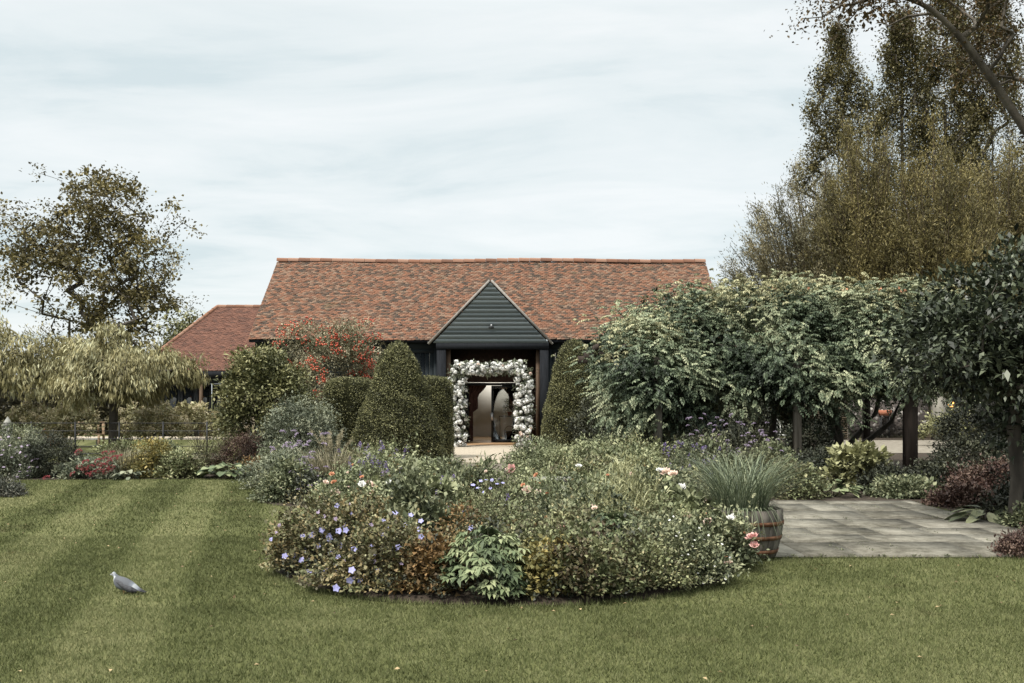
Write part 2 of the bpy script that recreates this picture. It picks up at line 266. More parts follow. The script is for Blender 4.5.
# ------------------------------------------------------------------ mesh helpers
def nrm(a):
    return a / (np.linalg.norm(a, axis=-1, keepdims=True) + 1e-9)
class MB:
    def __init__(s): s.v = []; s.t = []; s.q = []; s.tr = []; s.n = 0
    def add(s, V, F, tint=0.5):
        V = np.asarray(V, dtype=np.float32).reshape(-1, 3); F = np.asarray(F, dtype=np.int32)
        s.v.append(V); (s.q if F.shape[1] == 4 else s.tr).append(F + s.n)
        s.t.append(np.broadcast_to(np.asarray(tint, dtype=np.float32), (len(V),)).copy()); s.n += len(V)
    def mesh(s, name, mat, smooth=False):
        me = bpy.data.meshes.new(name)
        if not s.v: return me
        V = np.concatenate(s.v); T = np.concatenate(s.t)
        q = np.concatenate(s.q) if s.q else np.zeros((0, 4), np.int32); tr = np.concatenate(s.tr) if s.tr else np.zeros((0, 3), np.int32)
        me.vertices.add(len(V)); me.vertices.foreach_set('co', V.ravel())
        nl = q.size + tr.size; me.loops.add(nl); me.loops.foreach_set('vertex_index', np.concatenate([q.ravel(), tr.ravel()]).astype(np.int32))
        np_ = len(q) + len(tr); me.polygons.add(np_)
        tot = np.concatenate([np.full(len(q), 4), np.full(len(tr), 3)]).astype(np.int32)
        st = np.concatenate([[0], np.cumsum(tot)[:-1]]).astype(np.int32)
        me.polygons.foreach_set('loop_start', st)
        if smooth: me.polygons.foreach_set('use_smooth', np.ones(np_, dtype=bool))
        me.update(calc_edges=True)
        at = me.attributes.new('tint', 'FLOAT', 'POINT'); at.data.foreach_set('value', T)
        me.materials.append(mat)
        return me
    def build(s, name, mat, parent=None, loc=None, smooth=False):
        me = s.mesh(name, mat, smooth)
        return put(name, me, parent, loc)
    # shapes
    def box(s, x0, x1, y0, y1, z0, z1, tint=.5):
        V = [(x, y, z) for z in (z0, z1) for y in (y0, y1) for x in (x0, x1)]
        s.add(V, [(0,2,3,1), (4,5,7,6), (0,1,5,4), (2,6,7,3), (0,4,6,2), (1,3,7,5)], tint)
    def tube(s, pts, rad, k=6, tint=.5, cap=True):
        pts = np.asarray(pts, float); n = len(pts); rad = np.broadcast_to(np.asarray(rad, float), (n,))
        d = np.gradient(pts, axis=0); d = nrm(d); ref = np.where(np.abs(d[:, 2:3]) > .9, [[1., 0, 0]], [[0, 0, 1.]])
        a = nrm(np.cross(d, ref)); b_ = np.cross(d, a); an = np.arange(k)*2*PI/k
        R = pts[:, None] + (a[:, None]*np.cos(an)[None, :, None] + b_[:, None]*np.sin(an)[None, :, None])*rad[:, None, None]
        F = [(i*k+j, i*k+(j+1) % k, (i+1)*k+(j+1) % k, (i+1)*k+j) for i in range(n-1) for j in range(k)]
        V = R.reshape(-1, 3); s.add(V, F, tint)
        if cap:
            for i, flip in ((0, 1), (n-1, 0)):
                ring = R[i]; cc = pts[i]; T = [(0, 1+(j+1) % k, 1+j) if flip else (0, 1+j, 1+(j+1) % k) for j in range(k)]
                s.add(np.vstack([cc[None], ring]), T, tint)
    def edges(s, A, B, ra, rb, k=4, tint=.5):
        A = np.asarray(A, float); B = np.asarray(B, float); n = len(A)
        if n == 0: return
        d = nrm(B-A); ref = np.where(np.abs(d[:, 2:3]) > .9, [[1., 0, 0]], [[0, 0, 1.]]); a = nrm(np.cross(d, ref)); b_ = np.cross(d, a)
        an = np.arange(k)*2*PI/k; cs = np.cos(an)[None, :, None]; sn = np.sin(an)[None, :, None]
        off = a[:, None]*cs + b_[:, None]*sn
        R = np.concatenate([A[:, None]+off*np.asarray(ra)[:, None, None], (B+d*0.01*0)[:, None]+off*np.asarray(rb)[:, None, None]], 1)
        j = np.arange(k); f = np.stack([j, (j+1) % k, (j+1) % k + k, j + k], 1)
        F = (f[None] + (np.arange(n)*2*k)[:, None, None]).reshape(-1, 4)
        s.add(R.reshape(-1, 3), F, tint)
    def leaves(s, P, A, N, L, W, fold=.15, curl=.15, tint=.5):
        n = len(P); A = nrm(A); Sd = nrm(np.cross(A, N)); N2 = np.cross(Sd, A)
        L = np.broadcast_to(np.asarray(L, float), (n,))[:, None]; W = np.broadcast_to(np.asarray(W, float), (n,))[:, None]
        mid = P + A*L*.48 + N2*fold*W*.5
        V = np.stack([P, mid+Sd*W*.5, P+A*L-N2*curl*L, mid-Sd*W*.5], 1)
        F = np.arange(n*4).reshape(-1, 4)
        s.add(V.reshape(-1, 3), F, np.repeat(np.broadcast_to(np.asarray(tint, float), (n,)), 4))
    def blades(s, P, az, h, lean, wd, seg=3, tint=.5, droop=0.0):
        n = len(P); h = np.broadcast_to(h, (n,)); lean = np.broadcast_to(lean, (n,)); wd = np.broadcast_to(wd, (n,))
        o = np.stack([np.cos(az), np.sin(az), 0*az], 1); sd_ = np.stack([-np.sin(az), np.cos(az), 0*az], 1)
        tw = rng.uniform(-.6, .6, n); sd_ = nrm(sd_*np.cos(tw)[:, None] + o*np.sin(tw)[:, None])
        rows = []
        for i in range(seg+1):
            u = i/seg; c = P + o*(lean*u**1.7)[:, None]; c[:, 2] += h*(u - droop*u**3)
            wv = (wd*.5*(1-u**2.2))[:, None] + .0004
            rows.append(np.stack([c-sd_*wv, c+sd_*wv], 1))
        V = np.concatenate(rows, 1); k = 2*(seg+1)
        f = np.array([(2*i, 2*i+1, 2*i+3, 2*i+2) for i in range(seg)]); F = (f[None]+(np.arange(n)*k)[:, None, None]).reshape(-1, 4)
        s.add(V.reshape(-1, 3), F, np.repeat(np.broadcast_to(np.asarray(tint, float), (n,)), k))
    def lathe(s, prof, k=24, cx=0, cy=0, tint=.5):
        an = np.arange(k)*2*PI/k; V = np.array([(cx+r*math.cos(a), cy+r*math.sin(a), z) for r, z in prof for a in an])
        F = [(i*k+j, i*k+(j+1) % k, (i+1)*k+(j+1) % k, (i+1)*k+j) for i in range(len(prof)-1) for j in range(k)]
        s.add(V, F, tint)
    def ball(s, c, r, k=8, rings=5, tint=.5, sq=(1, 1, 1)):
        V, F = [], []
        for i in range(rings+1):
            th = PI*i/rings
            for j in range(k):
                a = 2*PI*j/k; V.append((c[0]+sq[0]*r*math.sin(th)*math.cos(a), c[1]+sq[1]*r*math.sin(th)*math.sin(a), c[2]+sq[2]*r*math.cos(th)))
        for i in range(rings):
            for j in range(k): F.append((i*k+j, (i+1)*k+j, (i+1)*k+(j+1) % k, i*k+(j+1) % k))
        s.add(V, F, tint)
def put(name, me, parent=None, loc=None, rotz=0, scale=1):
    o = bpy.data.objects.new(name, me); C.objects.link(o)
    if parent: o.parent = parent
    if loc is not None: o.location = loc
    if rotz: o.rotation_euler = (0, 0, rotz)
    if scale != 1: o.scale = (scale,)*3
    return o
def tag(o, label=None, cat=None, group=None, kind=None):
    if label: o['label'] = label
    if cat: o['category'] = cat
    if group: o['group'] = group
    if kind: o['kind'] = kind
    return o
def thing(name, label, cat, loc=(0, 0, 0), group=None, rotz=0):
    o = bpy.data.objects.new(name, None); C.objects.link(o); o.location = loc; o.rotation_euler = (0, 0, rotz); o.empty_display_size = .1
    return tag(o, label, cat, group)
def X(px, d): return (px-512)/995*d           # sideways metres of something seen at column px and d metres away
def Z(py, d): return 1.6+(398-py)/995*d

# ------------------------------------------------------------------ foliage helpers
def sph(n, zmin=-1., zmax=1.):
    z = rng.uniform(zmin, zmax, n); a = rng.uniform(0, 2*PI, n); r = np.sqrt(1-z*z)
    return np.stack([r*np.cos(a), r*np.sin(a), z], 1)
def lumps(D, amp=.16, seed=0):
    rr = np.random.default_rng(seed); out = np.zeros(len(D))
    for k in range(5):
        f = rr.normal(size=3)*rr.uniform(2., 4.5); out += np.sin(D@f + rr.uniform(0, 6))
    return 1 + amp*out/2.2
def shell(K, rad, c=(0, 0, 0), zmin=-.15, depth=.22, amp=.16, seed=0):
    D = sph(K, zmin); r = (1-np.abs(rng.normal(0, depth, K))).clip(.15)*lumps(D, amp, seed)
    P = D*np.asarray(rad)*r[:, None] + np.asarray(c)
    return P, nrm(D/np.asarray(rad))
def fol(mb, P, O, rc, per, L, W, up=.3, out=.6, rnd=.6, flat=.75, fold=.2, curl=.15, zmin=.015, tmix=.55):
    K = len(P); ix = np.repeat(np.arange(K), per); n = len(ix); rc = np.broadcast_to(rc, (K,))[ix]
    Q = P[ix] + rng.normal(size=(n, 3))*np.stack([rc, rc, rc*flat], 1)
    Q[:, 2] = np.maximum(Q[:, 2], zmin+rng.uniform(0, .03, n))
    A = O[ix]*out + rng.normal(size=(n, 3))*rnd + np.array([0, 0, up]); N = rng.normal(size=(n, 3))*.5 + np.array([0, 0, 1.45]) + O[ix]*.3
    tb = rng.uniform(0, 1, K)[ix]; ti = np.clip(tb*tmix + rng.uniform(0, 1, n)*(1-tmix), 0, 1)
    s = rng.uniform(.7, 1.25, n)*np.exp(rng.normal(0, .2, K))[ix]; mb.leaves(Q, A, N, L*s, W*s, fold, curl, ti)
def pinnate(mb, P, A, n_pairs, L, lw, ll, droop=.5, tint=None):
    """compound leaves: a drooping rachis with paired leaflets"""
    n = len(P); A = nrm(A); Up = np.array([0, 0, 1.]); Sd = nrm(np.cross(A, Up+0*A)); ti = tint if tint is not None else rng.uniform(0, 1, n)
    Ls = L*rng.uniform(.75, 1.2, n)[:, None]
    for i in range(n_pairs):
        u = (i+1)/(n_pairs+.5); c = P + A*Ls*u; c[:, 2] -= droop*Ls[:, 0]*u**2
        T = A*1.0; T = T - np.array([0, 0, 1.])*droop*2*u; T = nrm(T)
        for sgn in (-1, 1):
            ax = T*.45 + Sd*sgn + rng.normal(size=(n, 3))*.12 - np.array([0, 0, .45])
            mb.leaves(c, ax, np.cross(Sd, T)+rng.normal(size=(n, 3))*.25, ll*(1-.25*abs(u-.5)*2), lw, .2, .25, np.clip(ti+rng.normal(0, .12, n), 0, 1))
    c = P + A*Ls; c[:, 2] -= droop*Ls[:, 0]
    mb.leaves(c, nrm(A-np.array([0, 0, 1.])*droop*2), Up+rng.normal(size=(n, 3))*.2, ll, lw, .2, .25, ti)
def stems(mb, T, base_r=.06, r=.004, k=3, bow=.15):
    """curved stems from around the origin to the tips T"""
    n = len(T); B = np.zeros((n, 3)); a = rng.uniform(0, 2*PI, n); rr = base_r*np.sqrt(rng.uniform(0, 1, n)); B[:, 0] = rr*np.cos(a); B[:, 1] = rr*np.sin(a)
    Mx = B*.5+T*.5; Mx[:, :2] -= (T-B)[:, :2]*bow; Mx[:, 2] += T[:, 2]*bow*.6
    ts = [0, .35, .7, 1]; pts = [(1-u)**2*B + 2*u*(1-u)*Mx + u*u*T for u in ts]
    for i in range(3): mb.edges(pts[i], pts[i+1], np.full(n, r*(1-.25*i)), np.full(n, r*(1-.25*(i+1))), k)
    return pts
def skeleton(base, trunk, targets, step=.6, upw=.7, jit=.06):
    """greedy branching: every target joins the nearest fitting node; returns nodes, parents, loads"""
    nodes = [np.array(p, float) for p in [base]+list(trunk)]; par = [-1]+list(range(len(trunk)))
    b = nodes[len(nodes)//2]; order = np.argsort([np.linalg.norm(t-b) for t in targets])
    ends = []
    arr = np.zeros((60000, 3)); arr[:len(nodes)] = nodes; cnt = len(nodes)
    for ti in order:
        tg = targets[ti]; a = arr[:cnt]; dv = tg-a; hd = np.linalg.norm(dv[:, :2], axis=1); ds = np.linalg.norm(dv, axis=1)
        cost = ds + upw*np.maximum(0, a[:, 2]-tg[2]+.35*hd); cost[0] += 50
        i = int(np.argmin(cost)); di = float(ds[i]); m_n = max(1, int(di/step)); st = a[i].copy()
        for s_ in range(1, m_n+1):
            u = s_/m_n; p = st+(tg-st)*u
            if s_ < m_n: p = p + rng.normal(size=3)*jit*step + np.array([0, 0, min(.25, .06*di)*math.sin(PI*u)])
            arr[cnt] = p; nodes.append(p); par.append(i); i = cnt; cnt += 1
        ends.append(i)
    load = np.zeros(cnt); 
    for e_ in ends: load[e_] += 1
    for i in range(cnt-1, 0, -1): load[par[i]] += load[i]
    return arr[:cnt].copy(), np.array(par), load
def smooth_path(pts, k=5):
    p = np.array(pts, float); p = np.vstack([2*p[:1]-p[1:2], p, 2*p[-1:]-p[-2:-1]]); out = []
    for i in range(1, len(p)-2):
        for j in range(k):
            t = j/k; a, b, c, d = p[i-1], p[i], p[i+1], p[i+2]
            out.append(.5*(2*b+(c-a)*t+(2*a-5*b+4*c-d)*t*t+(3*b-a-3*c+d)*t**3))
    return np.array(out+[p[-2]])
def branches(mb, nodes, par, load, rtw, rmax, pw=.5, k=5):
    r = np.minimum(rtw*np.maximum(load, 1)**pw, rmax); i = np.arange(1, len(nodes)); rp = np.minimum(r[par[i]], r[i]*1.35)
    big = r[i] > rmax*.25
    for msk, kk in ((big, 8), (~big, 4)):
        j = i[msk]; mb.edges(nodes[par[j]], nodes[j], np.minimum(r[par[j]], r[j]*1.35), r[j], kk)
    return r
def dome_plant(name, label, cat, loc, rad, K, per, L, W, mat, group=None, stemn=16, up=.3, out=.6, rnd=.6, depth=.2, amp=.16, rc=.09, stem_mat='stem', zc=0, zmin=-.05, pin=False, tmix=.72, fold=.2, flat=.75, stem_r=.004, shoots=0):
    o = thing(name, label, cat, loc, group); mb = MB(); sd_ = abs(hash(label)) % 1000 if False else sum(map(ord, label)) % 997
    P, O = shell(K, rad, (0, 0, zc), zmin, depth, amp, sd_)
    fol(mb, P, O, rc, per, L, W, up, out, rnd, flat=flat, tmix=tmix, fold=fold)
    if shoots:
        ib = rng.choice(K, shoots); tp = P[ib]+O[ib]*rng.uniform(.02, .16, (shoots, 1))+np.stack([rng.normal(0, .04, shoots), rng.normal(0, .04, shoots), rng.uniform(.02, .26, shoots)], 1)*np.where(O[ib][:, 2:3] > .3, 1, .25)
        q = np.repeat(np.arange(shoots), 13); u = rng.uniform(0, 1.05, (len(q), 1)); pp_ = P[ib][q]*(1-u)+tp[q]*u+rng.normal(size=(len(q), 3))*.012
        mb.leaves(pp_, rng.normal(size=(len(q), 3))+(tp-P[ib])[q]*3, np.array([0, 0, 1.])+rng.normal(size=(len(q), 3))*.5, L*rng.uniform(.6, 1.1, len(q)), W*.85, .2, .2, np.clip(rng.uniform(.35, 1.1, len(q)), 0, 1)); mb.edges(P[ib], tp, np.full(shoots, .0025), np.full(shoots, .0015), 3, .3)
    mb.build('foliage', mat, o)
    if stemn:
        sm = MB(); stems(sm, P[rng.choice(K, min(stemn, K), replace=False)], min(rad[0], rad[1])*.2, stem_r); sm.build('stems', M[stem_mat], o)
    o['_top'] = 0; del o['_top']
    return o, P, O
# blooms (shared meshes)
def rose_mesh(name, mat, r=.045):
    mb = MB()
    for ring, (n, R, tilt, L) in enumerate(((6, .25, .25, 1.0), (6, .18, .75, .9), (5, .1, 1.3, .8), (3, .04, 2.2, .6))):
        a = np.arange(n)*2*PI/n + ring*.5 + rng.uniform(0, .2, n); O = np.stack([np.cos(a), np.sin(a), 0*a], 1)
        mb.leaves(O*R*r, O+np.array([0, 0, tilt]), np.array([0, 0, 1.])-O*tilt, L*r, r*1.15, -.3, -.12, rng.uniform(0, 1, n)*.6+.1*ring)
    return mb.mesh(name, mat)
def disc_mesh(name, mat, r, n=5):
    mb = MB(); a = np.arange(n)*2*PI/n; O = np.stack([np.cos(a), np.sin(a), 0*a], 1)
    mb.leaves(O*0, O+np.array([0, 0, .22]), np.array([0, 0, 1.])+0*O, r, r*1.05, .1, .1, rng.uniform(.2, 1, n)); return mb.mesh(name, mat)
def head_mesh(name, mat, rx, rz, n, pl, zc=0):
    mb = MB(); D = sph(n, -.1); P = D*np.array([rx, rx, rz])*rng.uniform(.6, 1, n)[:, None]+np.array([0, 0, zc])
    mb.leaves(P, D+rng.normal(size=(n, 3))*.5, np.cross(D, rng.normal(size=(n, 3))), pl, pl*.9, .1, .1, rng.uniform(0, 1, n)); return mb.mesh(name, mat)
def spike_mesh(name, mat, h, r, n, pl):
    mb = MB(); z = rng.uniform(0, h, n); a = rng.uniform(0, 2*PI, n); rr = r*(1-.75*z/h)
    P = np.stack([rr*np.cos(a), rr*np.sin(a), z], 1); mb.leaves(P, np.stack([np.cos(a), np.sin(a), .4+0*a], 1), rng.normal(size=(n, 3))+np.array([0, 0, 1.]), pl, pl*.8, .1, .1, rng.uniform(0, 1, n)); return mb.mesh(name, mat)
B_PEACH = rose_mesh('rose_bloom', M['peach'], .062); B_PINK = rose_mesh('rose_bloom', M['pink'], .055); B_WHITE = rose_mesh('rose_bloom', M['white'], .062); B_ORANGE = rose_mesh('rose_bloom', M['orange'], .04)
B_BLUE = disc_mesh('geranium_flower', M['blue'], .027); B_LILACD = disc_mesh('geranium_flower', M['lilac'], .022)
B_VERB = head_mesh('verbena_head', M['lilac'], .045, .02, 34, .016); B_VIOL = spike_mesh('salvia_spike', M['violet'], .11, .018, 26, .018)
B_RED = head_mesh('red_head', M['red'], .085, .05, 60, .026); B_CREAM = spike_mesh('hydrangea_panicle', M['cream'], .2, .085, 46, .06)
B_DEAD = head_mesh('dead_head', M['rust'], .018, .022, 16, .016)
B_TINYW = disc_mesh('tiny_flower', M['white'], .013); B_TINYL = disc_mesh('aster_flower', M['lilac'], .026, 8)
def bloom(me, parent, p, name='flower', scale=1., face=(0, -.5, .8)):
    o = put(name, me, parent, p); v = Vector(face)+Vector(rng.normal(size=3))*.28
    q = v.to_track_quat('Z', 'Y'); o.rotation_mode = 'QUATERNION'; o.rotation_quaternion = q; o.scale = (scale*random.uniform(.85, 1.15),)*3
    return o

# ================================================================== SETTING
def sheet(name, pts, z, mat, kind='structure'):
    me = bpy.data.meshes.new(name); me.from_pydata([(x, y, z) for x, y in pts], [], [tuple(range(len(pts)))]); me.materials.append(mat)
    o = put(name, me); o['kind'] = kind; return o
g = MB(); g.add([(-1500, -300, 0), (1500, -300, 0), (1500, 2500, 0), (-1500, 2500, 0)], [(0, 1, 2, 3)]); tag(g.build('lawn', M['lawn']), kind='structure')
LB = [(-5.2, 24.2), (-4.95, 19.8), (-4.4, 17), (-3.85, 15.2), (-3.2, 14.5), (-2.2, 14.35), (-1.75, 14.8), (-1.6, 18), (-1.55, 24.2)]
RB = [(.75, 24.2), (.75, 18), (.85, 14.6), (1.5, 13.9), (2.2, 13.9), (2.2, 15.3), (6.2, 15.3), (6.2, 10.9), (5.35, 10.0), (5.0, 9.75), (5.6, 9.35), (6.6, 9.2), (12, 9.4), (14, 24), (6, 25.5)]
FB = [(-30, 19.6), (-18, 19.3), (-10, 19.35), (-7, 19.55), (-4.95, 19.8), (-5.2, 24.2), (-12, 24.6), (-30, 24.6)]
CB = [(-12, 15.6), (-9.2, 15.6), (-8.0, 16.1), (-8.05, 16.6), (-9.5, 16.9), (-12, 16.9)]
for nm, poly in (('left_bed_soil', LB), ('right_bed_soil', RB), ('far_border_soil', FB), ('corner_bed_soil', CB)): sheet(nm, poly, .008, M['soil'])
def inpoly(x, y, P):
    r = np.zeros(len(x), bool); n = len(P)
    for i in range(n):
        x1, y1 = P[i]; x2, y2 = P[(i+1) % n]
        if y1 == y2: continue
        r ^= ((y1 > y) != (y2 > y)) & (x < (x2-x1)*(y-y1)/(y2-y1)+x1)
    return r
BC, BR = (-.04, 9.95), (2.28, 2.33)
# near bed: cut edge, then a low mound of soil
mb = MB(); k = 96; an = np.arange(k)*2*PI/k; wob = 1+.012*np.sin(5*an)+.01*np.sin(9*an+1)
rings = [(1.0, .002), (.985, -.0), (.96, .035), (.8, .10), (.5, .16), (.2, .19)]
V = np.array([(BC[0]+BR[0]*r*wob[j]*math.cos(an[j]), BC[1]+BR[1]*r*wob[j]*math.sin(an[j]), z+.006) for r, z in rings for j in range(k)])
mb.add(V, [(i*k+j, i*k+(j+1) % k, (i+1)*k+(j+1) % k, (i+1)*k+j) for i in range(len(rings)-1) for j in range(k)])
mb.add(np.vstack([V[-k:], [[BC[0], BC[1], .2]]]), [(j, (j+1) % k, k) for j in range(k)])
tag(mb.build('round_bed_soil', M['soil'], smooth=True), kind='structure')
# forecourt of pale gravel, brick path towards the camera, yard on the right, strips on the left
sheet('forecourt_gravel', [(1.3, 24.2), (1.6, 34.3), (-4, 34.3), (-4, 27.5), (-7.2, 27.2), (-8.6, 28.5), (-10.2, 28.4), (-10.4, 26.4)], .004, M['gravel'])
sheet('yard_gravel', [(10.2, 28.8), (30, 28.8), (30, 37.5), (10.8, 37.5)], .012, M['yard'])
sheet('pergola_shade_sheet', [(1.75, 24.2), (14, 24.2), (30, 27), (30, 39.9), (1.75, 39.9)], .006, M['soil'])  # dark sheet laid in for the shade under and behind the pergola
mb = MB(); y = 12.7
while y < 24.15:
    x = -1.5 + random.uniform(-.1, 0)
    while x < .7:
        l = random.uniform(.2, .34); mb.box(x, min(x+l-.008, .72), y, y+.10, -.02, .010+random.uniform(0, .006), random.random()); x += l
    y += .108
tag(mb.build('brick_path', M['paver']), kind='structure')
sheet('terrace_strip', [(-24, 38.2), (-8.9, 38.2), (-8.9, 41.4), (-24, 41.4)], .009, M['gravel'])
# patio: irregular flagstones with joints
sheet('patio_bed', [(2.15, 9.93), (6.15, 9.93), (6.15, 15.25), (2.15, 15.25)], .010, M['moss'])
mb = MB(); ca, sa = math.cos(math.radians(4)), math.sin(math.radians(4)); yy = 0.0
while yy < 5.25:
    hh = min(random.choice((.6, .75, .9)), 5.27-yy); xx = 0.0
    while xx < 3.9:
        ww = random.choice((.6, .75, .9, 1.2)); ww = min(ww, 3.92-xx)
        if ww < .15 or hh < .12: break
        x0, x1, y0, y1 = 2.18+xx+random.uniform(.004, .012), 2.18+xx+ww-.007, 9.96+yy+random.uniform(.004, .014), 9.96+yy+hh-.007; z = .028+random.uniform(-.005, .006); t_ = random.random(); q = lambda: random.uniform(-.012, .012)
        tl = [random.uniform(-.004, .004) for _ in range(4)]
        cs = [(x0+q(), y0+q()), (x1+q(), y0+q()), (x1+q(), y1+q()), (x0+q(), y1+q())]
        V = [(a, b_, -.01) for a, b_ in cs] + [(a, b_, z+tl[i]) for i, (a, b_) in enumerate(cs)]
        mb.add(V, [(4, 5, 6, 7), (0, 1, 5, 4), (1, 2, 6, 5), (2, 3, 7, 6), (3, 0, 4, 7)], .40+.2*t_); xx += ww
    yy += hh
tag(mb.build('stone_patio', M['flag']), kind='structure')
mb = MB(); n = 2600; x = np.round(rng.uniform(2.3, 6.0, n)/.31)*.31+rng.normal(0, .02, n); y = rng.uniform(9.97, 15.1, n); kp = np.sin(x*3+y*2.1)+np.sin(y*5.3-x) > .75; x, y = x[kp], y[kp]
e_ = rng.integers(0, 2, len(x)); y = np.where(e_ == 1, np.where(rng.random(len(x)) < .6, 9.95, y), y); P = np.stack([x, y, .02+0*x], 1)
mb.leaves(P, rng.normal(size=P.shape)*.6+np.array([0, 0, .8]), rng.normal(size=P.shape), .03, .008, .1, .2, rng.uniform(0, 1, len(P))); tag(mb.build('joint_weeds', M['mid']), kind='stuff')

# grass blades
def grass(n, x0, x1, y0, y1, h, wd):
    x = rng.uniform(x0, x1, n); u = rng.uniform(0, 1, n); y = y0+(y1-y0)*u
    keep = np.abs(x) < .62*y+4.5
    e_ = ((x-BC[0])/BR[0])**2+((y-BC[1])/BR[1])**2; keep &= e_ > 1.0
    keep &= ~((x > 2.13) & (x < 6.17) & (y > 9.955+.02*np.sin(x*23)) & (y < 15.3)) & ~((x > -1.55) & (x < .75) & (y > 12.6))
    for P in (LB, RB, FB, CB): keep &= ~inpoly(x, y, P)
    x, y = x[keep], y[keep]; n = len(x)
    P = np.stack([x, y, 0*x], 1); A = np.stack([rng.normal(0, .6, n), rng.normal(0, .6, n), 1+0*x], 1); A = nrm(A)
    Sd = nrm(np.cross(A, rng.normal(size=(n, 3)))); hh = (h*rng.uniform(.5, 1.2, n))[:, None]; ww = wd*rng.uniform(.6, 1.3, n)[:, None]
    V = np.stack([P-Sd*ww*.5, P+Sd*ww*.5, P+A*hh], 1)
    return V.reshape(-1, 3), np.arange(n*3).reshape(-1, 3), np.repeat(rng.uniform(0, 1, n), 3)
mb = MB()
for a in ((330000, -8, 8, 4.4, 7.6, .034, .006), (290000, -11, 11, 7.6, 11.5, .036, .008), (190000, -16, 7, 11.5, 19.9, .04, .013)): mb.add(*grass(*a))
# longer fringe along the cut edge of the round bed
an = rng.uniform(0, 2*PI, 5000); rr = 1.0+rng.uniform(0, .02, 5000); P = np.stack([BC[0]+BR[0]*rr*np.cos(an), BC[1]+BR[1]*rr*np.sin(an), 0*an], 1)
A = nrm(np.stack([rng.normal(0, .5, 5000)-.4*np.cos(an), rng.normal(0, .5, 5000)-.4*np.sin(an), 1+0*an], 1)); Sd = nrm(np.cross(A, rng.normal(size=(5000, 3))))
mb.add(np.stack([P-Sd*.004, P+Sd*.004, P+A*rng.uniform(.03, .065, 5000)[:, None]], 1).reshape(-1, 3), np.arange(15000).reshape(-1, 3), np.repeat(rng.uniform(0, 1, 5000), 3))
tag(mb.build('mown_grass', M['blades']), kind='stuff')
# scattered dry leaves and petals on the lawn
mb = MB(); n = 420; x = rng.uniform(-8, 6, n); y = rng.uniform(5, 19, n); kp = (((x-BC[0])/BR[0])**2+((y-BC[1])/BR[1])**2 > 1.01) & ~((x > 2.1) & (y > 9.8)); x, y = x[kp], y[kp]
mb.leaves(np.stack([x, y, .025+0*x], 1), np.stack([rng.normal(size=len(x)), rng.normal(size=len(x)), .1+0*x], 1), np.array([0, 0, 1.])+rng.normal(size=(len(x), 3))*.2, .035, .022, .3, .2, rng.uniform(0, 1, len(x)))
tag(mb.build('fallen_leaves', M['litter']), kind='stuff')

# ================================================================== BARN
def tiles(mb, O, U, Vd, wid, length, inside=None, tw=.15, gz=.10, th=.02, sag=0., tmean=.47, tsd=.25, streak=.02, pale=.09, sd=1):
    O, U, Vd = np.array(O, float), np.array(U, float), np.array(Vd, float); N = np.cross(U, Vd); r_ = np.random.default_rng(sd)
    nr, nc = int(length/gz), int(wid/tw)+1; i, j = np.meshgrid(np.arange(nr), np.arange(nc), indexing='ij'); i, j = i.ravel(), j.ravel()
    u0 = (j-.5*(i % 2))*tw + r_.normal(0, .006, len(i)); v0 = i*gz+r_.normal(0, .006, len(i)); u1 = u0+tw-.006; v1 = v0+gz*1.7
    u0 = np.clip(u0, 0, wid); u1 = np.clip(u1, 0, wid); v1 = np.minimum(v1, length); kp = (u1-u0) > .03
    if inside is not None: kp &= inside((u0+u1)/2, v0+gz/2)
    u0, u1, v0, v1, i, j = u0[kp], u1[kp], v0[kp], v1[kp], i[kp], j[kp]; n = len(u0)
    sg = lambda u, v: sag*(np.sin(u*.7+1)*.6+np.sin(u*1.9+v*.8)*.25+np.sin(v*1.3+u*.33)*.4)
    lift = th*1.6+r_.normal(0, .005, n).clip(-.008, .012); tl = r_.normal(0, .006, n)
    def pt(u, v, h): return O+u[:, None]*U+v[:, None]*Vd+(h+sg(u, v))[:, None]*N
    V = np.stack([pt(u0, v0, lift-th+tl), pt(u1, v0, lift-th-tl), pt(u1, v0, lift+tl*0-tl), pt(u0, v0, lift+tl), pt(u0, v1, .006+0*tl), pt(u1, v1, .006+0*tl)], 1)
    b_ = (np.arange(n)*6)[:, None]
    F = np.concatenate([b_+np.array([[3, 2, 5, 4]]), b_+np.array([[0, 1, 2, 3]])]); T3 = np.concatenate([b_+np.array([[0, 3, 4]]), b_+np.array([[1, 5, 2]])])
    t_ = r_.normal(tmean, tsd, n)+streak*(np.sin(u0*1.1+i*.9)+np.sin(u0*.37+i*2.1+2)+np.sin(i*5.3))*.5
    t_ = np.clip(t_, .03, .86); t_[r_.random(n) < pale] = r_.uniform(.9, 1.0); t_[r_.random(n) < .07] = r_.uniform(0.0, .16)
    tv = np.repeat(t_, 6); mb.add(V.reshape(-1, 3), F, tv); mb.tr.append((T3+mb.n-len(V)*6).astype(np.int32))
barn = thing('barn', 'long black weatherboarded barn with old red clay tiled roof and gabled porch', 'barn', (-.75, 34.2, 0))
def bp_(mb, name, mat, parent=barn, smooth=False):      # geometry is written in world metres; the barn's parts hang from its base point
    o = mb.build(name, mat, parent, smooth=smooth); r_ = parent
    off = Vector((0, 0, 0))
    while r_ is not None: off += r_.location; r_ = r_.parent
    o.location = -off; return o
def under(mb, name, mat, root, parent=None):
    """world-metre geometry under a thing (or under one of its parts placed at -root.location)"""
    if parent is None:
        o = mb.build(name, mat, root); o.location = -root.location
    else: o = mb.build(name, mat, parent)
    return o
BX0, BX1, YE, YR, YB, ZE, ZR = -8.86, 7.28, 34.0, 38.1, 42.2, 3.66, 6.80
sl_ = math.hypot(YR-YE, ZR-ZE); vf = np.array([0, (YR-YE)/sl_, (ZR-ZE)/sl_])
